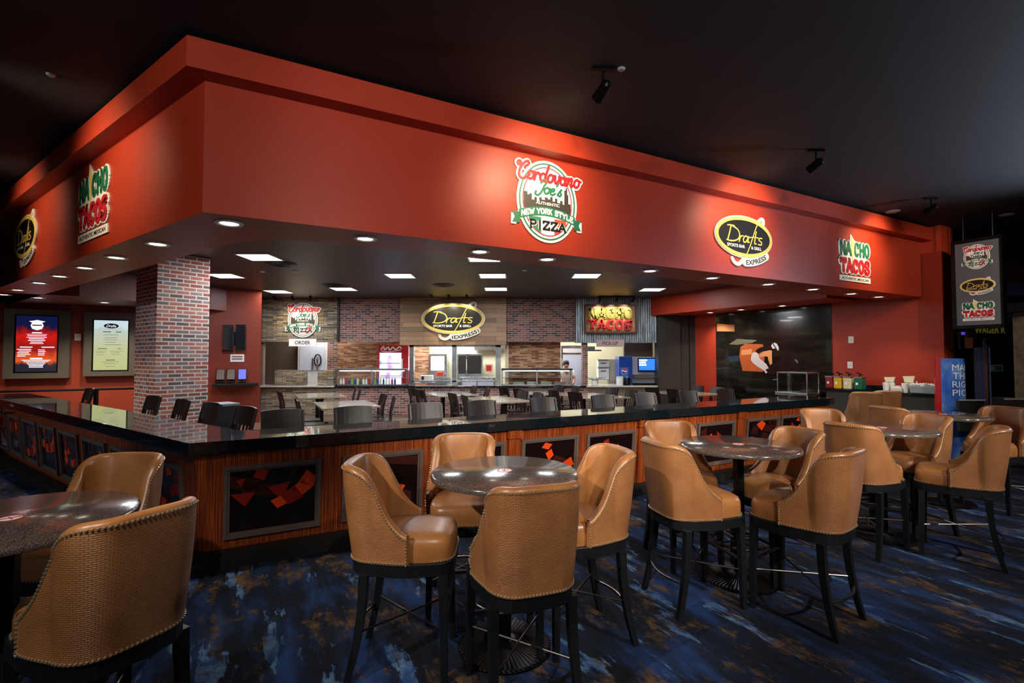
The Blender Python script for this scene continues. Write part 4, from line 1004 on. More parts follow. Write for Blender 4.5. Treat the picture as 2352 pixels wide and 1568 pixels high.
# red cooler
rc = empty('drink_cooler', (kx(902, 15.9), 15.6, 0), 0, 'tall red drink cooler with glowing glass door and white script header', 'cooler')
Yc = 15.45
m = kbox(868, 792, 938, 892, Yc, .5); x0, x1, zt = kx(868, Yc), kx(938, Yc), kz(792, Yc)
m = MB().box((x0, Yc, .05), (x1, Yc+.5, zt)); sub(rc, m, 'body', 'cooler_red', bevel=.02)
m = MB().box((x0+.06, Yc-.02, .3), (x1-.22, Yc-.001, kz(810, Yc))); dr = sub(rc, m, 'glass_door', 'cooler_screen' if 'cooler_screen' in M else 'led_cool')
m = MB(); mm = Matrix.Translation((x0+.06, Yc-.012, kz(802, Yc)-.05))@Matrix.Rotation(pi/2, 4, 'X')
ribbon(m, bez([(.05, .06), (.12, .14), (.16, .04), (.26, .12), (.32, .03), (.42, .12), (.50, .04), (.62, .13), (.68, .08)], 4), .04, 0, .004, True, mm); ribbon(m, bez([(.05, .0), (.3, -.03), (.66, .03)], 4), .022, 0, .004, True, mm); sub(rc, m, 'script_logo', 'white_vinyl')
for k in range(3):
    m = MB().box((x0+.08, Yc-.03, .75+.4*k), (x1-.24, Yc-.021, .77+.4*k)); sub(rc, m, 'shelf', 'steel')
m = MB().box((x1-.20, Yc-.05, 1.1), (x1-.17, Yc-.01, 1.7)); sub(rc, m, 'handle', 'white_plastic')
# hatch frame
hf = empty('hatch_frame', (kx(942), KY+.2, CT), 0, 'brushed steel posts framing the kitchen hatch under the wood panel', 'frame')
for a, b in ((938, 948), (1037, 1047), (1138, 1150)):
    sub(hf, MB().box((kx(a), KY+.15, CT+.012), (kx(b), KY+.27, kz(792))), 'post', 'steel')
sub(hf, kbox(939, 790, 1150, 796, KY+.15, .12), 'header', 'steel')
sub(hf, kbox(948, 874, 1140, 877, KY+.15, .18), 'pass_shelf', 'steel')
# things in the kitchen
def thing_box(name, cat, label, px0, py0, px1, py1, Y, dep, mt, extra=None, bevel=.01):
    e = empty(name, (kx((px0+px1)/2, Y), Y, kz(py1, Y)), 0, label, cat); sub(e, kbox(px0, py0, px1, py1, Y, dep), 'body', mt, bevel=bevel)
    for nm, a, b, c, d, pr, mt2 in (extra or []): sub(e, kbox(a, b, c, d, Y-pr, pr+.0), nm, mt2)
    return e
struct(MB().box((kx(948, 17.6), 17.6, 0), (kx(985, 17.6), 17.7, 2.6)).build('wall_back_kitchen', 'tan_brick'))
thing_box('oven', 'oven', 'bright steel oven with lit window deep in the kitchen hatch', 985, 812, 1026, 931, 17.5, .5, 'steel', [('window', 990, 818, 1020, 850, .02, 'led_cool'), ('control_knob', 1021, 860, 1023, 863, .03, 'black_metal')])
thing_box('refrigerator', 'refrigerator', 'steel glass-door refrigerator behind the middle post of the hatch', 1050, 812, 1108, 933, 17.2, .6, 'steel', [('glass_door', 1053, 816, 1070, 858, .02, 'dark_trim'), ('glass_door', 1073, 816, 1105, 858, .02, 'dark_trim'), ('handle', 1071, 825, 1072, 850, .04, 'white_plastic')])
thing_box('prep_station', 'counter', 'blue-grey steel prep station with two doors in the hatch', 1056, 866, 1138, 942, 15.9, .6, 'steel', [('door', 1062, 872, 1094, 890, .02, 'pale_blue'), ('door', 1097, 872, 1133, 890, .02, 'pale_blue')])
thing_box('cooking_machine', 'appliance', 'white countertop appliance in the kitchen hatch', 965, 862, 993, 877, 15.5, .3, 'white_plastic', [('control_panel', 968, 864, 974, 872, .01, 'dark_trim')])
thing_box('griddle', 'appliance', 'low steel griddle beside the white appliance in the hatch', 995, 870, 1034, 877, 15.55, .3, 'steel', [('grate', 997, 868, 1032, 870, .25, 'dark_trim')])
tag(kbox(1003, 854, 1018, 864, 15.7, .1).build('orange_bin', 'art_orange', bevel=.01), 'bright orange container above the griddle in the kitchen hatch', 'container')
tag(kbox(1114, 836, 1132, 858, 16.3, .03).build('notice_sheet', 'cream'), 'cream and red notice hanging near the hatch edge', 'notice')
kbox(1117, 839, 1129, 852, 16.28, .015).build('red_picture', 'sign_red', bpy.data.objects['notice_sheet'])
struct(MB().box((kx(1090, 17.9), 17.9, 2.0), (kx(1165, 17.9), 18.1, 3.0)).build('wall_back_kitchen', 'steel'))
thing_box('steel_refrigerator', 'refrigerator', 'upright steel refrigerator with a pale blue door beside the brick post', 1289, 793, 1339, 940, 16.3, .6, 'steel', [('door', 1293, 814, 1337, 888, .02, 'pale_blue'), ('brand_strip', 1293, 800, 1337, 810, .02, 'white_plastic'), ('handle', 1296, 830, 1299, 866, .06, 'steel')])  # door panel in even pale blue
# behind the pick-up window
thing_box('storage_cabinet', 'cabinet', 'pale grey cabinet between stacked boxes and the soda machine', 1400, 824, 1423, 942, 15.95, .4, 'cream', [('handle', 1402, 840, 1403, 850, .02, 'steel')])
thing_box('prep_table', 'table', 'steel prep table behind the kitchen hatch carrying the appliances', 950, 877.5, 1050, 880, 15.4, .5, 'steel', [('leg', 952, 880, 954, 945, .02, 'steel'), ('leg', 1046, 880, 1048, 945, .02, 'steel')])
for k, (a, b) in enumerate(((825, 842.8), (843, 867))):
    thing_box('storage_box', 'box', 'white storage box, %s of the pair behind the pick-up counter' % ('upper' if k == 0 else 'lower'), 1374, a, 1399, b, 15.8, .35, 'white_plastic', [('lid', 1373, a, 1400, a+3, .02, 'steel'), ('front_print', 1380, a+8, 1392, a+10, .005, 'ink')])
thing_box('work_table', 'table', 'steel work table under the storage boxes in the pick-up window', 1355, 868, 1399, 872, 15.75, .6, 'steel', [('leg', 1372, 872, 1374, 943, .02, 'steel'), ('leg', 1396, 872, 1398, 943, .02, 'steel')])
hd = empty('extractor_hood', (kx(1365, 16), 16, 2), 0, 'small steel extractor hood hanging in the pick-up window', 'hood'); m = MB()
m.prism([(kx(1350, 16), 16), (kx(1382, 16), 16), (kx(1382, 16), 16.6), (kx(1350, 16), 16.6)], kz(806, 16), kz(803, 16)); m.prism([(kx(1350, 16), 16.1), (kx(1368, 16), 16.1), (kx(1368, 16), 16.5), (kx(1350, 16), 16.5)], kz(803, 16), kz(795, 16)); sub(hd, m, 'canopy', 'steel')
# hanging signs
def hang(name, txt, px0, py0, px1, py1, mt, tm, label):
    Y = KY-.25; e = empty(name, (kx((px0+px1)/2, Y), Y, kz(py1, Y)), 0, label, 'sign'); sub(e, kbox(px0, py0, px1, py1, Y, .03), 'board', mt, bevel=.004)
    m = MB(); mm = Matrix.Translation((kx((px0+px1)/2, Y), Y-.001, kz((py0+py1)/2, Y)))@Matrix.Rotation(pi/2, 4, 'X'); font_text(m, txt, 0, 0, (px1-px0)/F*Y*.56, (py1-py0)/F*Y*.5, .002, .002, .012, M4=mm); sub(e, m, 'lettering', tm)
    m = MB()
    for f in (.15, .85): x = kx(px0+(px1-px0)*f, Y); m.cyl((x, Y+.015, kz(py0, Y)), (x, Y+.015, kz(py0-7, Y)), .006)
    sub(e, m, 'hanger_wire', 'steel')
hang('order_sign', 'ORDER', 663, 778, 726, 795, 'white_vinyl', 'ink', 'small white hanging sign reading ORDER under the stone panel')
hang('pickup_sign', 'PICK-UP', 1370, 780, 1434, 796, 'pickup_grey', 'pickup_ink', 'small grey hanging sign reading PICK-UP under the corrugated metal')
# soda machine
sm = empty('soda_machine', (kx(1465), KY+.2, CT+.02), 0, 'blue self-serve soda machine with a tilted-looking lit screen on the pick-up counter', 'soda machine')
sub(sm, kbox(1422, 818, 1452, 884.4, KY+.2, .6), 'side_panel', 'soda_blue', bevel=.01)
sub(sm, kbox(1452, 819, 1508, 884.4, KY+.27, .5), 'body', 'soda_mid', bevel=.01)
sub(sm, kbox(1466, 822, 1506, 853, KY+.17, .1), 'screen_frame', 'black_metal')
sc = sub(sm, kbox(1468, 824, 1504, 850, KY+.15, .03), 'screen', 'screen_blue')
m = MB(); mm = Matrix.Translation((kx(1480, KY), KY+.148, kz(834, KY)))@Matrix.Rotation(pi/2, 4, 'X')
for k, w_ in enumerate((.24, .20, .22)): m.slab([(-.12, .07-k*.07), (-.12+w_, .07-k*.07), (-.12+w_, .11-k*.07), (-.12, .11-k*.07)], .003, mm)
sub(sm, m, 'screen_print', 'led_cool')
sub(sm, kbox(1455, 860, 1504, 868, KY+.14, .2), 'valve_row', 'steel'); sub(sm, kbox(1455, 880, 1506, 884.4, KY+.06, .3), 'drip_tray', 'black_metal')
m = MB(); mm = Matrix.Translation((kx(1437), KY+.198, kz(868)))@Matrix.Rotation(pi/2, 4, 'X')
m.slab([(-.09, -.18), (.09, -.18), (.14, .32), (-.14, .32)], .004, mm); cp = sub(sm, m, 'cup_picture', 'soda_cup')
m = MB(); m.slab(ellipse(0, .20, .085, .085, 20), .003, mm, .004); c1 = sub(sm, m, 'round_logo', 'white_vinyl')
m = MB(); m.slab([(-.083, .21), (-.04, .235), (.02, .20), (.083, .225), (.06, .265), (0, .287), (-.06, .265)], .002, mm, .007); sub(sm, m, 'logo_red_half', 'sign_red')
m = MB(); m.slab([(-.083, .19), (-.04, .205), (.02, .17), (.083, .195), (.06, .145), (0, .117), (-.06, .145)], .002, mm, .007); sub(sm, m, 'logo_blue_half', 'soda_blue')
for i, (px, w_, mt, lb) in enumerate(((1424, .10, 'white_plastic', 'short white canister on the pick-up counter'), (1441, .085, 'black_metal', 'black cup canister in front of the blue soda machine'), (1366, .08, 'white_plastic', 'squat white tub at the pick-up counter end'))):
    m = MB(); h = .26 if i != 2 else .18; m.lathe([(0, 0), (w_, 0), (w_*1.05, h-.02), (w_*.9, h), (0, h)], 16); o = m.build('canister', mt, smooth=True); o.location = (kx(px, KY-.02), KY+.03, CT+.022); tag(o, lb, 'container')
    MB().lathe([(w_*.9, h-.03), (w_*1.08, h-.03), (w_*1.08, h+.005), (0, h+.005)], 16).build('lid', 'steel' if i else 'cream', o)
# kitchen signs
xs = Vector((1, 0, 0))
sign('p', 'pizza_sign', Vector((kx(696), KY-.03, kz(735))), xs, .455, 'round pizza sign lit on the ledge stone panel above the ORDER sign')
sign('d', 'oval_bar_sign', Vector((kx(1041, KY-.1), KY-.14, kz(732, KY-.1))), xs, .93, 'big spotlit black oval sign with glowing gold rim on the wood planks')
tf = empty('taco_board', (0, 0, 0), 0, 'spotlit wooden framed taco board on the corrugated metal', 'sign'); place(tf, Vector((kx(1400), KY-.10, kz(733))), xs)
hw, hh = (1461-1341)/2/F*KY, (766-700)/2/F*KY
MB().box((-hw, -hh, 0), (hw, hh, .05)).build('board', 'taco_wood', tf)
m = MB()
for a, b in (((-hw, -hh), (hw, -hh+.05)), ((-hw, hh-.05), (hw, hh)), ((-hw, -hh+.05), (-hw+.05, hh-.05)), ((hw-.05, -hh+.05), (hw, hh-.05))): m.box((a[0], a[1], .05), (b[0], b[1], .09))
m.build('board_frame', 'frame_red', tf)
m = MB(); slab_text(m, 'NACHO', -hw+.13, .0, 2*hw-.26, .34, .065, .05, .05); m.build('green_lettering', 'olive', tf, merge=False)
m = MB(); slab_text(m, 'TACOS', -hw+.13, -.34, 2*hw-.26, .32, .075, .05, .05); m.build('red_lettering', 'sign_red', tf, merge=False)
m = MB(); font_text(m, 'AUTHENTIC MEXICAN', 0, -.38, 1.1, .035, .05, .004, .01); m.build('small_lettering', 'ink', tf)
def track(px0, px1, py, Y, aim_px, aim_y, label, pw, hl=3):
    x0, x1, z = kx(px0, Y), kx(px1, Y), kz(py, Y); e = empty('track_light', ((x0+x1)/2, Y, z), 0, label, 'track light', 'kitchen sign track lights')
    m = MB().box((x0, Y-.02, z-.015), (x1, Y+.02, z+.015)); m.cyl((x0+.05, Y, z), (x0+.05, Y, ICEIL), .012); m.cyl((x1-.05, Y, z), (x1-.05, Y, ICEIL), .012); sub(e, m, 'rail', 'black_metal')
    for k in range(hl):
        x = x0+.06+(x1-x0-.12)*k/(hl-1); d = (Vector((kx(aim_px+(k-1)*26), KY-.1, kz(aim_y)))-Vector((x, Y, z-.1))).normalized(); c = Vector((x, Y, z-.1))
        m = MB(); m.cyl((x, Y, z), c, .01); m.cyl(c-d*.06, c+d*.07, .035, .042, 10); sub(e, m, 'lamp_head', 'black_metal')
        spot('track_beam', c+d*.1, c+d*1.5, pw, 70, .7, (1, .82, .55), .03)
track(624, 716, 676, KY-.75, 690, 735, 'black ceiling track with three heads over the stone panel', 26)
track(984, 1076, 671, KY-.85, 1041, 735, 'black ceiling track with three heads over the wood panel sign', 50)
track(1374, 1460, 681, KY-.6, 1400, 725, 'black ceiling track with three heads over the framed taco board', 42)
# kitchen lights
area('kitchen_panel', (-6.2, 15.6, 3.2), .8, 60, (1, .97, .92)); area('kitchen_panel', (-2.5, 16.6, 3.3), 2.2, 260, (.9, .95, 1), sy=1); area('kitchen_panel', (1.2, 16.0, 3.3), 1.5, 130, (.95, .97, 1), sy=1); area('kitchen_panel', (3.0, 16.8, 3.3), 1.2, 70, (1, 1, .92), sy=.8)
for i, (px, lb) in enumerate(((905, 'tan brick end'), (1235, 'tan brick wall'))): pass
# worker behind the food case
wk = empty('person', (kx(1301, 15.8), 15.8, -.09), 0, 'person with short dark hair and white shirt bending behind the food case', 'person')
def skinned(name, chain, mt, parent, sub_=2):
    me = bpy.data.meshes.new(name); me.from_pydata([c[0] for c in chain[0]], chain[1], []); me.materials.append(M[mt]); o = bpy.data.objects.new(name, me); COL.objects.link(o); o.parent = parent
    s = o.modifiers.new('skin', 'SKIN'); s.use_smooth_shade = True
    for i, c in enumerate(chain[0]): me.skin_vertices[0].data[i].radius = c[1]; me.skin_vertices[0].data[i].use_root = i == 0
    ss = o.modifiers.new('sub', 'SUBSURF'); ss.levels = sub_; ss.render_levels = sub_; return o
J = [((0, 0, .92), (.14, .11)), ((0, -.02, 1.12), (.13, .10)), ((0, -.05, 1.32), (.15, .11)), ((0, -.06, 1.43), (.06, .06)), ((-.01, -.08, 1.50), (.06, .07)), ((-.02, -.10, 1.56), (.085, .10)), ((-.02, -.10, 1.64), (.075, .09)),
     ((.19, -.04, 1.36), (.06, .06)), ((.24, -.10, 1.12), (.045, .045)), ((.18, -.32, 1.02), (.032, .032)), ((.15, -.40, 1.0), (.03, .018)), ((-.19, -.04, 1.36), (.06, .06)), ((-.24, -.10, 1.12), (.045, .045)), ((-.18, -.32, 1.02), (.032, .032)), ((-.15, -.40, 1.0), (.03, .018)),
     ((.10, 0, .84), (.09, .09)), ((.11, 0, .46), (.065, .065)), ((.11, .01, .09), (.042, .042)), ((.11, -.12, .04), (.04, .03)), ((-.10, 0, .84), (.09, .09)), ((-.11, 0, .46), (.065, .065)), ((-.11, .01, .09), (.042, .042)), ((-.11, -.12, .04), (.04, .03))]
E = [(0, 1), (1, 2), (2, 3), (3, 4), (4, 5), (5, 6), (2, 7), (7, 8), (8, 9), (9, 10), (2, 11), (11, 12), (12, 13), (13, 14), (0, 15), (15, 16), (16, 17), (17, 18), (0, 19), (19, 20), (20, 21), (21, 22)]
skinned('body', (J, E), 'skin', wk)
skinned('shirt', ([((0, 0, .90), (.155, .125)), ((0, -.02, 1.12), (.145, .115)), ((0, -.05, 1.34), (.165, .12)), ((0, -.055, 1.41), (.08, .075)), ((.20, -.04, 1.36), (.075, .075)), ((.235, -.08, 1.2), (.065, .065)), ((-.20, -.04, 1.36), (.075, .075)), ((-.235, -.08, 1.2), (.065, .065))], [(0, 1), (1, 2), (2, 3), (2, 4), (4, 5), (2, 6), (6, 7)]), 'white_vinyl', wk)
skinned('trousers', ([((0, 0, .92), (.15, .12)), ((.10, 0, .82), (.10, .10)), ((.11, 0, .46), (.08, .08)), ((.11, .01, .1), (.06, .06)), ((-.10, 0, .82), (.10, .10)), ((-.11, 0, .46), (.08, .08)), ((-.11, .01, .1), (.06, .06))], [(0, 1), (1, 2), (2, 3), (0, 4), (4, 5), (5, 6)]), 'black_wood', wk)
m = MB(); m.lathe([(0, 1.755), (.05, 1.745), (.085, 1.71), (.1, 1.66), (.098, 1.60), (.085, 1.565)], 16, (-.02, -.075, 0)); m.build('hair', 'hair', wk, smooth=True)
m = MB()
for sx in (-1, 1): m.ball((-.02+sx*.032, -.193, 1.61), .011, 8, 6)
m.build('eyes', 'ink', wk); m = MB(); m.cyl((-.02, -.19, 1.61), (-.02, -.215, 1.575), .008, .014, 6); m.build('nose', 'skin', wk); m = MB(); m.box((-.045, -.196, 1.535), (.005, -.19, 1.545)); m.build('mouth', 'art_red', wk)
# ================================================================ RIGHT WALL
def on_plane(px, py, n, dist):
    r = ray(px, py); o = Vector((0, 0, CH)); k = (dist-o.dot(n))/r.dot(n); return o+r*k
mural = empty('wall_mural', (0, 0, 0), 0, 'huge dark mural of a crouching football player in white trousers on the red wall', 'mural')
xm = -nR                                              # picture-right along the wall
MO = W(MUR[1], 0, -.012); place(mural, MO, xm)
def mp(px, py, sc=6.532, ox=1620, oy=680):
    q = on_plane(ox+px/sc, oy+py/sc, dR, TW-.012)-MO; return (q.dot(xm), q.z)
mw_ = MUR[1]-MUR[0]
MB().box((0, .35, -.0), (mw_, 3.05-.0, .004)).build('mural_print', 'mural_bg', mural)
def mpoly(name, pts, mt, lay): m = MB(); m.slab([mp(*p) for p in pts], .0012, None, .004+.0012*lay); return m.build(name, mt, mural)
mpoly('orange_field', [(530, 760), (600, 715), (860, 720), (900, 800), (870, 1135), (560, 1120), (510, 900)], 'mural_orange', 0)
mpoly('orange_streak', [(545, 810), (700, 790), (705, 870), (540, 885)], 'mural_tan', 1)
mpoly('grey_streak', [(360, 720), (480, 640), (780, 660), (700, 700), (480, 730)], 'mural_grey', 0)
mpoly('blue_streak', [(340, 905), (500, 890), (505, 970), (350, 990)], 'mural_blue', 0)
mpoly('painted_lamp_reflection', [(175, 410), (440, 430), (440, 530), (175, 525)], 'mural_tan', 0)  # reflection of an orange lamp in the glossy wall, painted as a tan shape
mpoly('dark_players', [(1060, 980), (1180, 900), (1330, 830), (1420, 900), (1430, 1100), (1380, 1160), (960, 1160), (980, 1060)], 'art_dark', 0)
mpoly('white_trousers', [(720, 840), (698, 880), (685, 950), (715, 1000), (790, 1058), (850, 1092), (885, 1120), (910, 1160), (935, 1140), (955, 1085), (920, 1020), (860, 970), (815, 930), (800, 870), (770, 845)], 'mural_white', 2)
mpoly('dark_jersey', [(752, 822), (800, 780), (880, 752), (985, 765), (1005, 800), (930, 812), (850, 832), (798, 862)], 'art_dark', 3)
mpoly('arms', [(812, 872), (880, 832), (960, 810), (1002, 815), (1002, 900), (1008, 1010), (975, 1035), (950, 960), (938, 905), (880, 902), (828, 922)], 'mural_tan', 3)
mpoly('shoe', [(905, 1100), (1010, 1060), (1190, 1130), (1180, 1150), (960, 1170)], 'art_dark', 4)
mpoly('helmet', [(990, 745), (1010, 710), (1045, 698), (1080, 715), (1105, 770), (1105, 815), (1080, 808), (1050, 780), (1015, 790)], 'mural_white', 4)
mpoly('helmet_stripe', [(1012, 715), (1024, 706), (1082, 800), (1070, 803)], 'art_dark', 5)
mpoly('ball', [(1340, 950), (1365, 945), (1395, 985), (1390, 1010), (1365, 985)], 'mural_grey', 1)
# condiment counter
CTZ = 1.07
cc = empty('condiment_counter', W(5.3, 0, -.28), 0, 'dark condiment counter with black top along the red wall', 'cabinet')
m = MB(); m.prism([P2(W(4.15, 0, -.55)), P2(W(6.28, 0, -.55)), P2(W(6.28, 0, -.01)), P2(W(4.15, 0, -.01))], 0, CTZ-.04); sub(cc, m, 'body', 'dark_taupe')
m = MB(); m.prism([P2(W(4.10, 0, -.60)), P2(W(6.30, 0, -.60)), P2(W(6.30, 0, -.01)), P2(W(4.10, 0, -.01))], CTZ-.04, CTZ); m.prism([P2(W(4.10, 0, -.035)), P2(W(6.3, 0, -.035)), P2(W(6.3, 0, -.01)), P2(W(4.10, 0, -.01))], CTZ, CTZ+.09); sub(cc, m, 'counter_top', 'black_granite')
for i in range(3):
    s0 = 4.2+i*.69; m = MB(); m.prism([P2(W(s0, 0, -.57)), P2(W(s0+.56, 0, -.57)), P2(W(s0+.56, 0, -.55)), P2(W(s0, 0, -.55))], .1, CTZ-.08); d = sub(cc, m, 'door', 'dark_taupe')
    sh = s0+(.50 if i % 2 else .06); m = MB(); a = W(sh, .82, -.585); m.cyl(a, a+Vector((0, 0, .14)), .007); h = m.build('handle', 'steel', d); h.matrix_parent_inverse = Matrix.Translation(-Vector(cc.location)) if 0 else Matrix.Identity(4)
def frame_at(p, x):
    x = x.normalized(); mm = Matrix((x, Vector((-x.y, x.x, 0)), Vector((0, 0, 1)))).transposed().to_4x4(); mm.translation = p; return mm
def s_at(px, off):  # s on plane dR·p=TW+off for picture column px
    r = ray(px, 818); n = dR; k = (TW+off)/(r.x*n.x+r.y*n.y); return (r*k).dot(nR)
DSP = [(1908, 'red_plastic', 'red'), (1927, 'yellow_plastic', 'yellow'), (1949, 'cream_plastic', 'cream'), (1974, 'green_plastic', 'dark green')]
for px, mt, cn in DSP:
    e = empty('sauce_dispenser', (0, 0, 0), 0, '%s pump sauce dispenser on the condiment counter' % cn, 'dispenser', 'pump dispensers'); e.matrix_world = frame_at(W(s_at(px, -.35), CTZ+.001, -.35), xm)
    MB().box((-.078, -.10, 0), (.078, .10, .24)).build('body', mt, e, bevel=.02)
    m = MB(); m.box((-.08, -.102, .24), (.08, .102, .27)); m.build('steel_lid', 'steel', e, bevel=.004)
    m = MB(); m.cyl((0, 0, .27), (0, 0, .33), .012); m.cyl((-.05, -.02, .36), (.05, .02, .31), .014); m.build('pump_handle', 'black_metal', e)
    m = MB(); m.slab([(-.045, .10), (0, .10), (0, .15), (-.045, .15)], .002, Matrix.Translation((0.01, -.1015, 0))@Matrix.Rotation(pi/2, 4, 'X')); m.build('printed_tag', 'white_vinyl', e)
for k, (px, lb) in enumerate(((2040, 'stack of white cups with a paper fan, closer to the sauce dispensers'), (2084, 'stack of white cups with a taller paper fan, beside the grey cutlery bin'))):
    e = empty('cup_stack', (0, 0, 0), 0, lb, 'cups', 'cup stacks'); e.matrix_world = frame_at(W(s_at(px, -.3), CTZ+.001, -.3), xm)
    for q, (x, y) in enumerate(((-.06, 0), (.06, 0), (0, -.09))): m = MB(); m.lathe([(0, 0), (.04, 0), (.05, .17), (0, .17)], 12, (x, y, 0)); m.build('cup_column', 'white_vinyl', e, smooth=True)
    m = MB(); m.prism([(-.09, .03), (.09, .03), (.09, .07), (-.09, .07)], .0, .19); m.build('holder', 'steel', e); m = MB(); m.slab([(-.07, 0), (.07, 0), (.10, .10+.03*k), (-.10, .09+.03*k)], .03, Matrix.Translation((0, .06, .19))@Matrix.Rotation(pi/2, 4, 'X')); m.build('paper_fan', 'cream', e)
e = empty('lid_holder', (0, 0, 0), 0, 'low white lid holder between the two white cup stacks', 'holder'); e.matrix_world = frame_at(W(s_at(2062, -.4), CTZ+.001, -.42), xm)
MB().box((-.09, -.06, 0), (.09, .06, .09)).build('body', 'white_plastic', e, bevel=.01); MB().lathe([(0, .09), (.045, .09), (.045, .12), (0, .12)], 14).build('lid_pile', 'white_vinyl', e)
e = empty('cutlery_bin', (0, 0, 0), 0, 'long grey bin heaped with white plastic cutlery on the condiment counter', 'bin'); e.matrix_world = frame_at(W(s_at(2122, -.38), CTZ+.001, -.38), xm)
MB().box((-.20, -.11, 0), (.20, .11, .14)).build('body', 'bin_grey', e, bevel=.012)
m = MB(); random.seed(4)
for k in range(46):
    c = Vector((random.uniform(-.17, .17), random.uniform(-.09, .09), .145+random.uniform(0, .03))); d = Vector((random.uniform(-1, 1), random.uniform(-1, 1), random.uniform(-.2, .6))).normalized()*.05; m.cyl(c-d, c+d, .006, .012, 5)
tag(m.build('cutlery', 'white_vinyl', e), 'heap of white plastic cutlery', kind='stuff')
gc = empty('glass_display', (0, 0, 0), 0, 'empty steel-framed glass box on a dark cart beside the condiment counter', 'display case'); gc.matrix_world = frame_at(W(s_at(1838, -.45)+.06, 0, -.45), xm)
MB().box((-.36, -.25, 0), (.36, .22, .86)).build('cart', 'dark_trim', gc, bevel=.01); MB().box((-.40, -.28, .86), (.38, .24, .94)).build('tray_base', 'steel', gc, bevel=.01)
m = MB()
for x in (-.36, .34):
    for y in (-.25, .2): m.box((x, y, .94), (x+.025, y+.025, 1.40))
m.box((-.36, -.25, 1.385), (.365, .225, 1.41)); m.build('glass_frame', 'steel', gc)
m = MB(); m.box((-.335, -.243, .95), (.34, -.239, 1.385)); m.build('glass_pane', 'glass', gc)
m = MB(); m.slab([(-.36, 1.36), (-.36, 1.22), (-.50, 1.20), (-.48, 1.225), (-.385, 1.24)], .02, Matrix.Translation((0, -.2, 0))@Matrix.Rotation(pi/2, 4, 'X')); m.build('side_bracket', 'steel', gc)
for px, py, off, lb in ((1955, 780, 0, 'white switch plate high on the red wall beside the mural'), (1953, 838, 0, 'white outlet plate above the sauce dispensers')):
    q = on_plane(px, py, dR, TW); e = MB(); o = empty('wall_plate', (0, 0, 0), 0, lb, 'wall plate'); place(o, q-dR*.001, xm); MB().box((-.055, -.075, 0), (.055, .075, .012)).build('plate', 'white_plastic', o, bevel=.004); MB().box((-.012, -.022, .012), (.012, .022, .02)).build('switch', 'cream', o)
# blue display stand
ks = empty('display_stand', (7.72, 8.62, 0), radians(-28), 'blue and red rounded display stand with white lettering beside the dark doorway', 'display stand')
m = MB(); n = 24
for i in range(n):
    a, b = 2*pi*i/n, 2*pi*(i+1)/n; m.cur = 1 if pi*.78 < (a+b)/2 < pi*1.25 else 0
    m.face([(.22*cos(a), .2*sin(a), 0), (.22*cos(b), .2*sin(b), 0), (.20*cos(b), .18*sin(b), 1.74), (.20*cos(a), .18*sin(a), 1.74)])
m.cur = 2; m.face([(.2*cos(2*pi*i/n), .18*sin(2*pi*i/n), 1.74) for i in range(n)]); o = m.build('printed_body', ['display_blue', 'cooler_red', 'white_plastic'], ks, smooth=True)
def cylw(p): a = -pi/2+.30+(p[0])/.2; return (a, p[1])
for k, t in enumerate(('MAKE', 'THE', 'RIGHT', 'PICK')):
    vs, fs = bfont(t, .0, 0); xs_ = [v[0] for v in vs]; ys_ = [v[1] for v in vs]; w_ = (.36, .27, .42, .34)[k]; m = MB(); P = []
    for x, y in vs:
        u = (x-min(xs_))/(max(xs_)-min(xs_))*w_; z = 1.53-k*.145+(y-min(ys_))/(max(ys_)-min(ys_))*.11; a = -pi/2-.05+(.03 if k == 1 else 0)+u/.2*1.0; rr = 1.012; P.append(Vector((.205*rr*cos(a), .188*rr*sin(a), z)))
    for f in fs: m.face([P[i] for i in f])
    m.build('lettering', 'white_vinyl', ks)
# hanging light-box banner
bn = empty('hanging_banner', (0, 0, 0), 0, 'grey hanging banner with three stacked logos at the corner of the red wall', 'banner'); bp = on_plane(2245, 650, dR, (Vector((.958*8.6, 8.6, 0))).dot(dR)); place(bn, bp, xm)
MB().box((-.30, -.74, -.12), (.30, .74, 0)).build('banner_face', 'sign_grey', bn); m = MB()
for a, b in (((-.32, -.80), (.32, -.74)), ((-.32, .74), (.32, .80)), ((-.36, -.8), (-.30, .8)), ((.30, -.8), (.33, .8))): m.box((a[0], a[1], -.16), (b[0], b[1], .01))
m.build('banner_frame', 'black_metal', bn); m = MB(); m.cyl((-.2, .8, -.06), (-.2, CEIL-bp.z, -.06), .012); m.cyl((.2, .8, -.06), (.2, CEIL-bp.z, -.06), .012); m.build('hanger_rod', 'black_metal', bn)
for kd, y, s_ in (('p', .47, .19), ('d', -.04, .245), ('n', -.49, .215)):
    fn = {'d': drafts_parts, 'p': pizza_parts, 'n': nacho_parts}[kd]
    if kd not in _sg: fn()
    for nm, me in _sg[kd]:
        o = bpy.data.objects.new({'p': 'pizza_logo', 'd': 'oval_logo', 'n': 'taco_logo'}[kd] if nm == 'backing' else nm, me); COL.objects.link(o)
        if nm == 'backing': o.parent = bn; hold = o; o.location = (0, y, .001); o.scale = (s_*.95, s_, .2)
        else: o.parent = hold
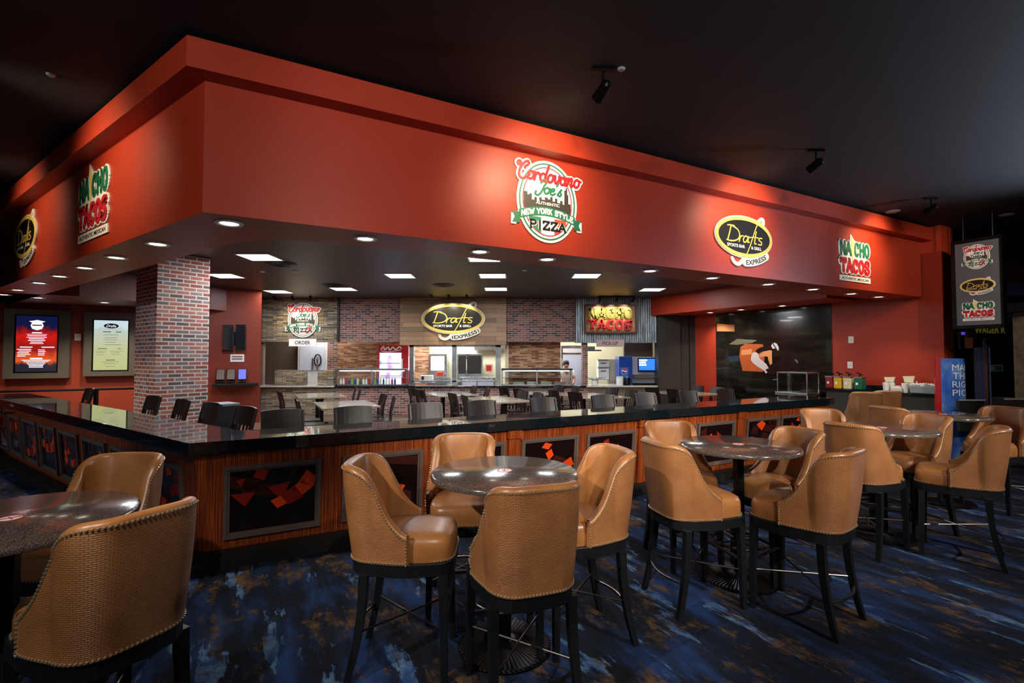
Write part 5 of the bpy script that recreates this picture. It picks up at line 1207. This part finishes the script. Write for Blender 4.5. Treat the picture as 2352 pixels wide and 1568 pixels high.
# beyond the red wall
struct(MB().box((9.2, 15.5, 0), (22, 15.7, CEIL)).build('wall_far', 'dark_taupe'))
struct(MB().box((21.8, -7, 0), (22, 15.6, CEIL)).build('wall_side', 'ceiling_black')); struct(MB().box((-22, -7, 0), (-21.8, 30, CEIL)).build('wall_left_hall', 'ceiling_black')); struct(MB().box((-22, -7.1, 0), (22, -6.9, CEIL)).build('wall_front', 'ceiling_black')); struct(MB().box((-22, 29.8, 0), (22, 30, CEIL)).build('wall_back_hall', 'ceiling_black'))
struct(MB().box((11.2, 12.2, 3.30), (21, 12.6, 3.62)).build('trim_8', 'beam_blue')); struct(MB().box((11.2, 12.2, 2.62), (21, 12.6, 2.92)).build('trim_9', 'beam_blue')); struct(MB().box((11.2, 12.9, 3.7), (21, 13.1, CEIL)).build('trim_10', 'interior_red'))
struct(MB().box((10.9, 10.1, 0), (11.35, 10.6, 2.72)).build('column_far', 'pillar_stone')); struct(MB().box((10.6, 10.0, 2.72), (14, 10.7, 2.9)).build('trim_11', 'dark_trim'))
am = empty('framed_poster', (11.75, 10.35, 1.2), 0, 'dark amber poster panel beyond the pale stone column', 'poster'); sub(am, MB().box((11.37, 10.3, .9), (12.3, 10.36, 2.6)), 'frame', 'dark_trim'); sub(am, MB().box((11.42, 10.28, 1.75), (12.25, 10.3, 2.55)), 'print', 'amber_print')
spot('column_wash', (10.9, 9.6, 4.1), (11.2, 10.2, 1.8), 260, 60, .8, (1, .75, .45), .1)
def fbox(name, cat, lb, px0, py0, px1, py1, Y, dep, mt, parts=()):
    x0, x1 = at_y(px0, 818, Y).x, at_y(px1, 818, Y).x; e = empty(name, ((x0+x1)/2, Y, at_y(1176, py1, Y).z), 0, lb, cat)
    sub(e, MB().box((x0, Y, at_y(1176, py1, Y).z), (x1, Y+dep, at_y(1176, py0, Y).z)), 'panel', mt, bevel=.004)
    for nm, a, b, c, d, mt2 in parts: sub(e, MB().box((at_y(a, 818, Y).x, Y-.02, at_y(1176, d, Y).z), (at_y(c, 818, Y).x, Y, at_y(1176, b, Y).z)), nm, mt2)
    return e
fbox('wall_screen', 'screen', 'dim wall screen with a purple top edge seen under the banner', 2207, 760, 2238, 802, 12.8, .08, 'dark_trim', [('screen_header', 2209, 762, 2235, 769, 'purple_glow'), ('screen_picture', 2217, 772, 2234, 799, 'brown_glow')])
fbox('notice_board', 'notice', 'grey-white notice poster in the dark doorway', 2232, 792, 2258, 831, 15.45, .05, 'bin_grey', [('print', 2236, 797, 2253, 807, 'dark_taupe')])
fbox('framed_picture', 'picture', 'small pale framed picture in the dark doorway near the stone column', 2278, 837, 2304, 853, 12.5, .04, 'bin_grey', [('print', 2285, 840, 2299, 850, 'sign_green')])
fbox('low_divider', 'partition', 'low dark divider with a thin light top behind the farthest round table', 2200, 919, 2258, 990, 8.2, .06, 'dark_trim', [('top_rail', 2199, 917, 2258, 920, 'bin_grey')])
fbox('reception_desk', 'desk', 'grey desk edge by the picture side under the stone column', 2303, 917, 2370, 1025.5, 9.6, .5, 'dark_taupe', [('desk_top', 2302, 914, 2372, 918, 'bin_grey')])
ws = empty('yellow_letter_sign', (at_y(2268, 757, 12).x, 12, 2.3), 0, 'dim yellow letter sign partly behind the grey banner', 'sign'); mm = Matrix.Translation((at_y(2272, 818, 12).x, 12, at_y(1176, 758, 12).z))@Matrix.Rotation(pi/2, 4, 'X')
m = MB(); font_text(m, 'WAGER R', 0, 0, .75, .16, .03, .01, .03, M4=mm); sub(ws, m, 'lettering', 'dim_yellow'); sub(ws, MB().box((at_y(2225, 818, 12).x, 12.02, at_y(1176, 775, 12).z), (at_y(2330, 818, 12).x, 12.08, at_y(1176, 735, 12).z)), 'board', 'dark_trim')
gp = empty('glass_barrier', (9.05, 9.2, 0), 0, 'tall thin steel-edged glass barrier standing in the dark doorway', 'barrier'); m = MB(); m.box((at_y(2267, 818, 9.2).x, 9.2, .4), (at_y(2271, 818, 9.2).x, 9.24, 2.0)); m.box((at_y(2274, 818, 9.2).x, 9.3, 1.6), (at_y(2277, 818, 9.2).x, 9.34, 2.12)); sub(gp, m, 'steel_edge', 'steel'); sub(gp, MB().box((at_y(2271, 818, 9.2).x, 9.21, 0), (at_y(2276, 818, 9.2).x, 9.5, 1.95)), 'glass_panel', 'beam_blue')
# ================================================================ LEFT SIDE
def mscreen(px0, py0, px1, py1, sx0, sy0, sx1, sy1, name, lb, mt):
    D = MW-.16; o0 = on_plane(px0, py1, nR, D); e = empty(name, (0, 0, 0), 0, lb, 'menu screen', 'framed menu screens'); place(e, o0, dR)
    def q(px, py): v = on_plane(px, py, nR, D)-o0; return (v.dot(dR), v.z)
    w = q(px1, py1)[0]; h = q((px0+px1)/2, py0)[1]; a = q(sx0, sy1); b = q(sx1, sy0); a = (a[0], a[1]); b = (b[0], b[1]); m = MB()
    for x0, y0, x1, y1 in ((0, 0, w, a[1]), (0, b[1], w, h), (0, a[1], a[0], b[1]), (b[0], a[1], w, b[1])): m.box((x0, y0, -.15), (x1, y1, .0))
    m.build('frame', 'frame_bronze', e); MB().box((a[0], a[1], -.04), (b[0], b[1], -.02)).build('screen_bezel', 'black_metal', e)
    bz = .03; s = MB(); s.face([(a[0]+bz, a[1]+bz, -.018), (b[0]-bz, a[1]+bz, -.018), (b[0]-bz, b[1]-bz, -.018), (a[0]+bz, b[1]-bz, -.018)], [(0, 0), (1, 0), (1, 1), (0, 1)]); s.build('screen', mt, e)
    return e, a[0]+bz, a[1]+bz, b[0]-a[0]-2*bz, b[1]-a[1]-2*bz
def lines(e, x, y, w, h, rows, mt, nm='screen_print'):
    m = MB()
    for v, cx, ww, th in rows: m.box((x+w*(cx-ww/2), y+h*(v-th/2), -.017), (x+w*(cx+ww/2), y+h*(v+th/2), -.0165))
    m.build(nm, mt, e)
e, x, y, w, h = mscreen(5, 710, 157, 870, 29, 724, 136, 857, 'menu_screen', 'framed upright menu screen glowing red and navy with white text', 'menu_red')
lines(e, x, y, w, h, [(.70, .5, .24, .018), (.672, .5, .5, .006), (.645, .5, .46, .012), (.615, .5, .50, .008), (.59, .5, .38, .012), (.56, .5, .42, .012), (.53, .5, .30, .012), (.505, .5, .34, .008), (.44, .25, .30, .015), (.44, .78, .32, .015), (.40, .2, .34, .012), (.37, .22, .30, .01), (.34, .18, .28, .012), (.31, .2, .3, .01), (.28, .14, .2, .012), (.39, .62, .16, .01), (.36, .63, .18, .01), (.33, .62, .16, .01), (.30, .62, .16, .01),
                      (.235, .5, .30, .022), (.205, .5, .7, .008), (.18, .5, .6, .008), (.155, .5, .46, .01), (.13, .5, .4, .01), (.105, .5, .34, .012), (.08, .5, .34, .008)], 'print_white')
m = MB(); m.slab([(x+w*.5+ww*w, y+h*.83+hh*h) for ww, hh in ((-.16, -.0), (-.12, .05), (-.2, .075), (-.1, .085), (0, .1), (.1, .085), (.2, .075), (.12, .05), (.16, 0), (.12, -.06), (.0, -.085), (-.12, -.06))], .0006, None, -.017); m.build('round_logo', 'print_white', e)
m = MB(); m.box((x+w*.38, y+h*.825, -.0164), (x+w*.62, y+h*.845, -.016)); m.build('logo_skyline', 'ink', e)
e, x, y, w, h = mscreen(190, 718, 318, 864, 209, 734, 298, 853, 'menu_screen', 'framed upright menu screen glowing pale yellow with a dark oval logo', 'menu_yellow')
lines(e, x, y, w, h, [(.77, .38, .24, .014), (.77, .72, .16, .014), (.71, .5, .44, .006), (.65, .5, .36, .006), (.61, .5, .40, .006), (.56, .5, .30, .006), (.51, .55, .5, .006), (.43, .25, .26, .012), (.43, .75, .08, .012), (.38, .22, .34, .005), (.35, .2, .26, .005), (.31, .18, .24, .005), (.38, .66, .36, .005), (.35, .64, .26, .005), (.31, .64, .24, .005), (.20, .5, .26, .014), (.165, .5, .5, .005), (.13, .5, .4, .005), (.07, .5, .28, .005)], 'print_brown')
m = MB(); m.slab(ellipse(x+w*.5, y+h*.89, w*.22, h*.05, 24), .0006, None, -.017); m.build('oval_logo', 'menu_green', e)
m = MB(); font_text(m, 'Drafts', x+w*.5, y+h*.89, w*.3, h*.05, -.0163, .0003, .0, .4); m.build('logo_lettering', 'print_white', e)
q = on_plane(179, 774, nR, MW); o = empty('wall_plate', (0, 0, 0), 0, 'white outlet plate between the two menu screens', 'wall plate'); place(o, q-nR*.001, dR); MB().box((-.06, -.08, 0), (.06, .08, .012)).build('plate', 'white_plastic', o, bevel=.004); MB().box((-.02, -.03, .012), (.02, .03, .016)).build('socket', 'cream', o)
# wall-mounted dark screens and order tablets on the orange wall
def wq(px, py, off=0): return on_plane(px, py, nR, MW-off)
tv = empty('mounted_screens', (0, 0, 0), 0, 'pair of dark angled screens mounted on the orange wall beside the column', 'screen'); place(tv, wq(538, 775, .12), dR)
ww = (wq(565, 775, .12)-wq(512, 775, .12)).dot(dR); hh = wq(538, 746, .12).z-wq(538, 803, .12).z
MB().box((-ww/2, -hh/2, -.02), (-.02, hh/2, .03)).build('screen_panel', 'screen_off', tv, bevel=.006); MB().box((.03, -hh/2-.01, -.03), (ww/2, hh/2+.02, .05)).build('screen_panel', 'screen_off', tv, bevel=.006); MB().box((-ww*.3, -.15, -.118), (ww*.3, .15, -.02)).build('bracket', 'black_metal', tv)
sg = empty('small_wall_sign', (0, 0, 0), 0, 'small white rectangular sign below the dark mounted screens', 'sign'); place(sg, wq(545, 822, .005), dR); w_ = (wq(561, 822)-wq(529, 822)).dot(dR)
MB().box((-w_/2, -.10, -.004), (w_/2, .10, .012)).build('plate', 'white_vinyl', sg, bevel=.003); m = MB()
for r_ in range(2): m.box((-w_*.38, .02-.06*r_, .012), (w_*.38, .05-.06*r_, .014))
m.build('printed_lines', 'pickup_ink', sg)
a, b = wq(484, 882, .45), wq(592, 882, .45); sh = MB(); sh.prism([P2(wq(486, 882, .45)), P2(wq(594, 882, .45)), P2(wq(594, 882, .45)+nR*.44), P2(wq(486, 882, .45)+nR*.44)], a.z-.06, a.z)
tag(sh.build('wall_shelf', 'black_wood', bevel=.004), 'black shelf on the orange wall carrying three order tablets', 'shelf')
for k, px in enumerate((506, 530, 556)):
    e = empty('order_tablet', (0, 0, 0), 0, ['dark order tablet on the black shelf, partly beside the brick column', 'middle grey order tablet of three on the black shelf', 'order tablet with a lit bluish screen on the black shelf'][k], 'tablet', 'order tablets on the shelf'); p = wq(px, 882, .25); p.z = a.z+.001; e.matrix_world = frame_at(p, dR)
    MB().prism([(-.08, -.12), (.08, -.12), (.08, .12), (-.08, .12)], 0, .05).build('base', 'black_metal', e, bevel=.01)
    tl = Matrix.Translation((0, 0, .22))@Matrix.Rotation(radians(-38), 4, 'X'); MB().box((-.10, -.014, -.17), (.10, .014, .17), tl).build('screen', 'black_metal', e, bevel=.003)
    MB().box((-.085, -.018, -.155), (.085, -.0145, .155), tl).build('display', 'tablet_lit' if k == 2 else 'tablet_grey', e); MB().cyl((0, .02, .03), (0, .03, .2), .02).build('stand', 'black_metal', e)
# handrail, bin, stool and chrome rail
hr = empty('handrail', (0, 0, 0), 0, 'black metal handrail running in front of the menu wall', 'railing'); m = MB(); p0, p1 = Wm(-5.2, 1.08, -1.4), Wm(-1.0, 1.08, -1.4); m.tube([p0, p1], .025, 8); sub(hr, m, 'top_rail', 'black_metal', smooth=True)
for t in (-4.6, -2.9, -1.1): p = Wm(t, 0, -1.4); m = MB(); m.box((p.x-.03, p.y-.03, .012), (p.x+.03, p.y+.03, 1.07)); sub(hr, m, 'post', 'black_metal')
tc = empty('waste_bin', (-4.72, 7.92, .012), ra*-1+pi/2, 'tall black waste bin with a pale top beside the brick column', 'bin'); MB().box((-.2, -.2, 0), (.2, .2, .97)).build('body', 'black_wood', tc, bevel=.01); MB().box((-.21, -.21, .97), (.21, .21, 1.01)).build('lid', 'bin_grey', tc, bevel=.006); MB().box((-.12, -.205, .72), (.12, -.198, .88)).build('flap', 'dark_trim', tc)
p = L(6.95, .86); bstool(p.x, p.y, -nL.x, -nL.y, 'dark slat-back stool by the picture edge, in front of the red menu screen reflection')
cr = empty('chrome_rail', (0, 0, 0), 0, 'thin bent chrome rail under the edge of the side bar top', 'rail'); m = MB(); m.tube([L(t, s, z) for t, s, z in ((8.4, -.35, .88), (7.4, -.22, .90), (6.9, -.05, .92), (6.75, .0, .90), (6.4, -.02, .945))], .012, 8); sub(cr, m, 'tube', 'steel', smooth=True)
# ceiling fittings
def ceil_disc(px, py, z, r, name, lb, cat, mt, grp):
    q = at_z(px, py, z); e = empty(name, (q.x, q.y, z), 0, lb, cat, grp); m = MB(); m.lathe([(0, -.02), (r*.7, -.02), (r, -.008), (r, -.001)], 24); m.build('housing', mt, e, smooth=True)
    if r > .15:
        m = MB()
        for k in range(1, 4): m.lathe([(r*k/4, -.022), (r*k/4, -.03), (r*k/4+.015, -.03), (r*k/4+.015, -.022)], 24)
        m.build('louvre', 'black_metal', e)
for px, py, lb in ((1018, 654, 'round dark air vent in front of the wood panel sign'), (766, 654, 'round dark air vent near the stone panel track'), (645, 605, 'round dark air vent beside the nearest square troffer')): ceil_disc(px, py, ICEIL, .28, 'air_vent', lb, 'vent', 'dark_trim', 'round ceiling vents')
for px, py, lb in ((603, 623, 'small white ceiling sensor under the nearest troffer'), (679, 622, 'small white ceiling sensor left of the dark ceiling middle' if 0 else 'small white ceiling sensor between the first and middle troffers'), (1205, 620, 'small pale ceiling sensor behind the front soffit over the kitchen')): ceil_disc(px, py, ICEIL, .05, 'ceiling_sensor', lb, 'sensor', 'white_plastic', 'small ceiling sensors')
for px, py, lb in ((2312, 493, 'pale round disc on the black ceiling above the banner'), (2050, 485, 'small grey disc on the black ceiling near the end of the red crown'), (1427, 157, 'small grey ceiling disc beside the topmost spotlight'), (117, 170, 'faint ceiling disc on the dark side of the ceiling')): ceil_disc(px, py, CEIL, .11 if px > 2000 else .035, 'ceiling_disc', lb, 'ceiling disc', 'bin_grey', 'discs on the black ceiling')
# ================================================================ HALL LIGHTS
def track_head(p, aim, label, power, ang=40, blend=.6, color=(1, .78, .52), size=.04, rod=.16):
    r = empty('track_spotlight', (p[0], p[1], p[2]), 0, label, 'spotlight', 'black spotlights on the hall ceiling')
    d = (Vector(aim)-Vector(p)).normalized(); m = MB(); m.cyl((0, 0, 0), (0, 0, rod), .012); m.box((-.10, -.02, rod), (.10, .02, rod+.025)); m.build('mount', 'black_metal', r)
    m = MB(); m.cyl(-d*.07, d*.10, .045, .055, 14, cap=False); m.cyl(-d*.09, -d*.07, .02, .045, 14); h = m.build('housing', 'black_metal', r)
    m = MB(); m.cyl(d*.085, d*.09, .048, .048, 14); m.build('lens', 'led_warm', h)
    spot('track_beam', Vector(p)+d*.13, aim, power, ang, blend, color, size)
    return r
HZ = 4.15
for i, (t, s, pw, lb) in enumerate([(3.1, -1.3, 190, 'above the round pizza sign'), (6.5, -1.2, 210, 'above the oval sign'), (10.0, -1.0, 150, 'above the taco sign')]):
    p = R(t, s, HZ, S0); a = R(t+.1, 0, 3.65, S0)
    track_head(p, a, 'black ceiling spotlight aimed at the front red fascia %s' % lb, pw, 96, 1.0, size=.16)
for i, (t, pw, lb) in enumerate([(1.9, 150, 'nearer the fascia corner'), (4.9, 110, 'farther along the side')]):
    p = L(t, -1.5, HZ, S0); a = L(t, 0, 3.6, S0)
    track_head(p, a, 'black ceiling spotlight aimed at the red side fascia, %s' % lb, pw, 92, 1.0, size=.16)
BACK = [((-3.2, -.6, 4.2), (-.35, 3.0, .9), 760, 26), ((4.6, -1.6, 4.2), (1.9, 3.9, .8), 1300, 40), ((7.2, .0, 4.2), (4.0, 5.0, .8), 1100, 40), ((-1.3, -.3, 4.2), (-2.05, 2.0, 1.0), 330, 40), ((.9, -1.2, 4.2), (0.3, 3.0, .9), 420, 34),
        ((9.2, 2.2, 4.2), (5.8, 6.6, .9), 700, 46), ((1.4, -3.0, 4.1), (1.5, 6.0, 3.5), 900, 60), ((-2.6, -2.0, 4.1), (-1.2, 4.6, 3.9), 520, 50), ((.6, .9, 4.2), (.9, 5.5, .75), 360, 40), ((3.0, 2.0, 4.2), (3.4, 7.2, .7), 330, 52),
        ((-9.6, 1.2, 4.2), (-6.4, 6.2, .6), 480, 50), ((7.6, 4.6, 4.2), (8.1, 8.3, 2.9), 260, 50), ((6.0, 5.5, 4.2), (8.6, 9.6, 2.0), 160, 60)]
for k, (p, a, pw, an) in enumerate(BACK):
    spot('hall_beam', p, a, pw, an, .5, (1, .91, .80) if k != 10 else (.75, .85, 1), .04)  # unseen spots without fixtures; some added as fill for fascia and banner
# cool lamp washing the ceiling over the far carpet
spot('ceiling_wash', (9.5, 6.2, 3.0), (6.9, 5.6, 4.34), 900, 110, 1, (.7, .8, 1), .2)
spot('ceiling_wash', (-3.5, -3.5, 2.9), (-1, 2, 4.34), 160, 120, 1, (.75, .82, 1), .3)  # added unseen light that tints the near ceiling bluish
w = bpy.data.worlds.new('world'); SC.world = w; w.use_nodes = True
w.node_tree.nodes['Background'].inputs[0].default_value = (.35, .42, .6, 1); w.node_tree.nodes['Background'].inputs[1].default_value = .01
SC.cycles.use_denoising = True
SC.cycles.max_bounces = 8
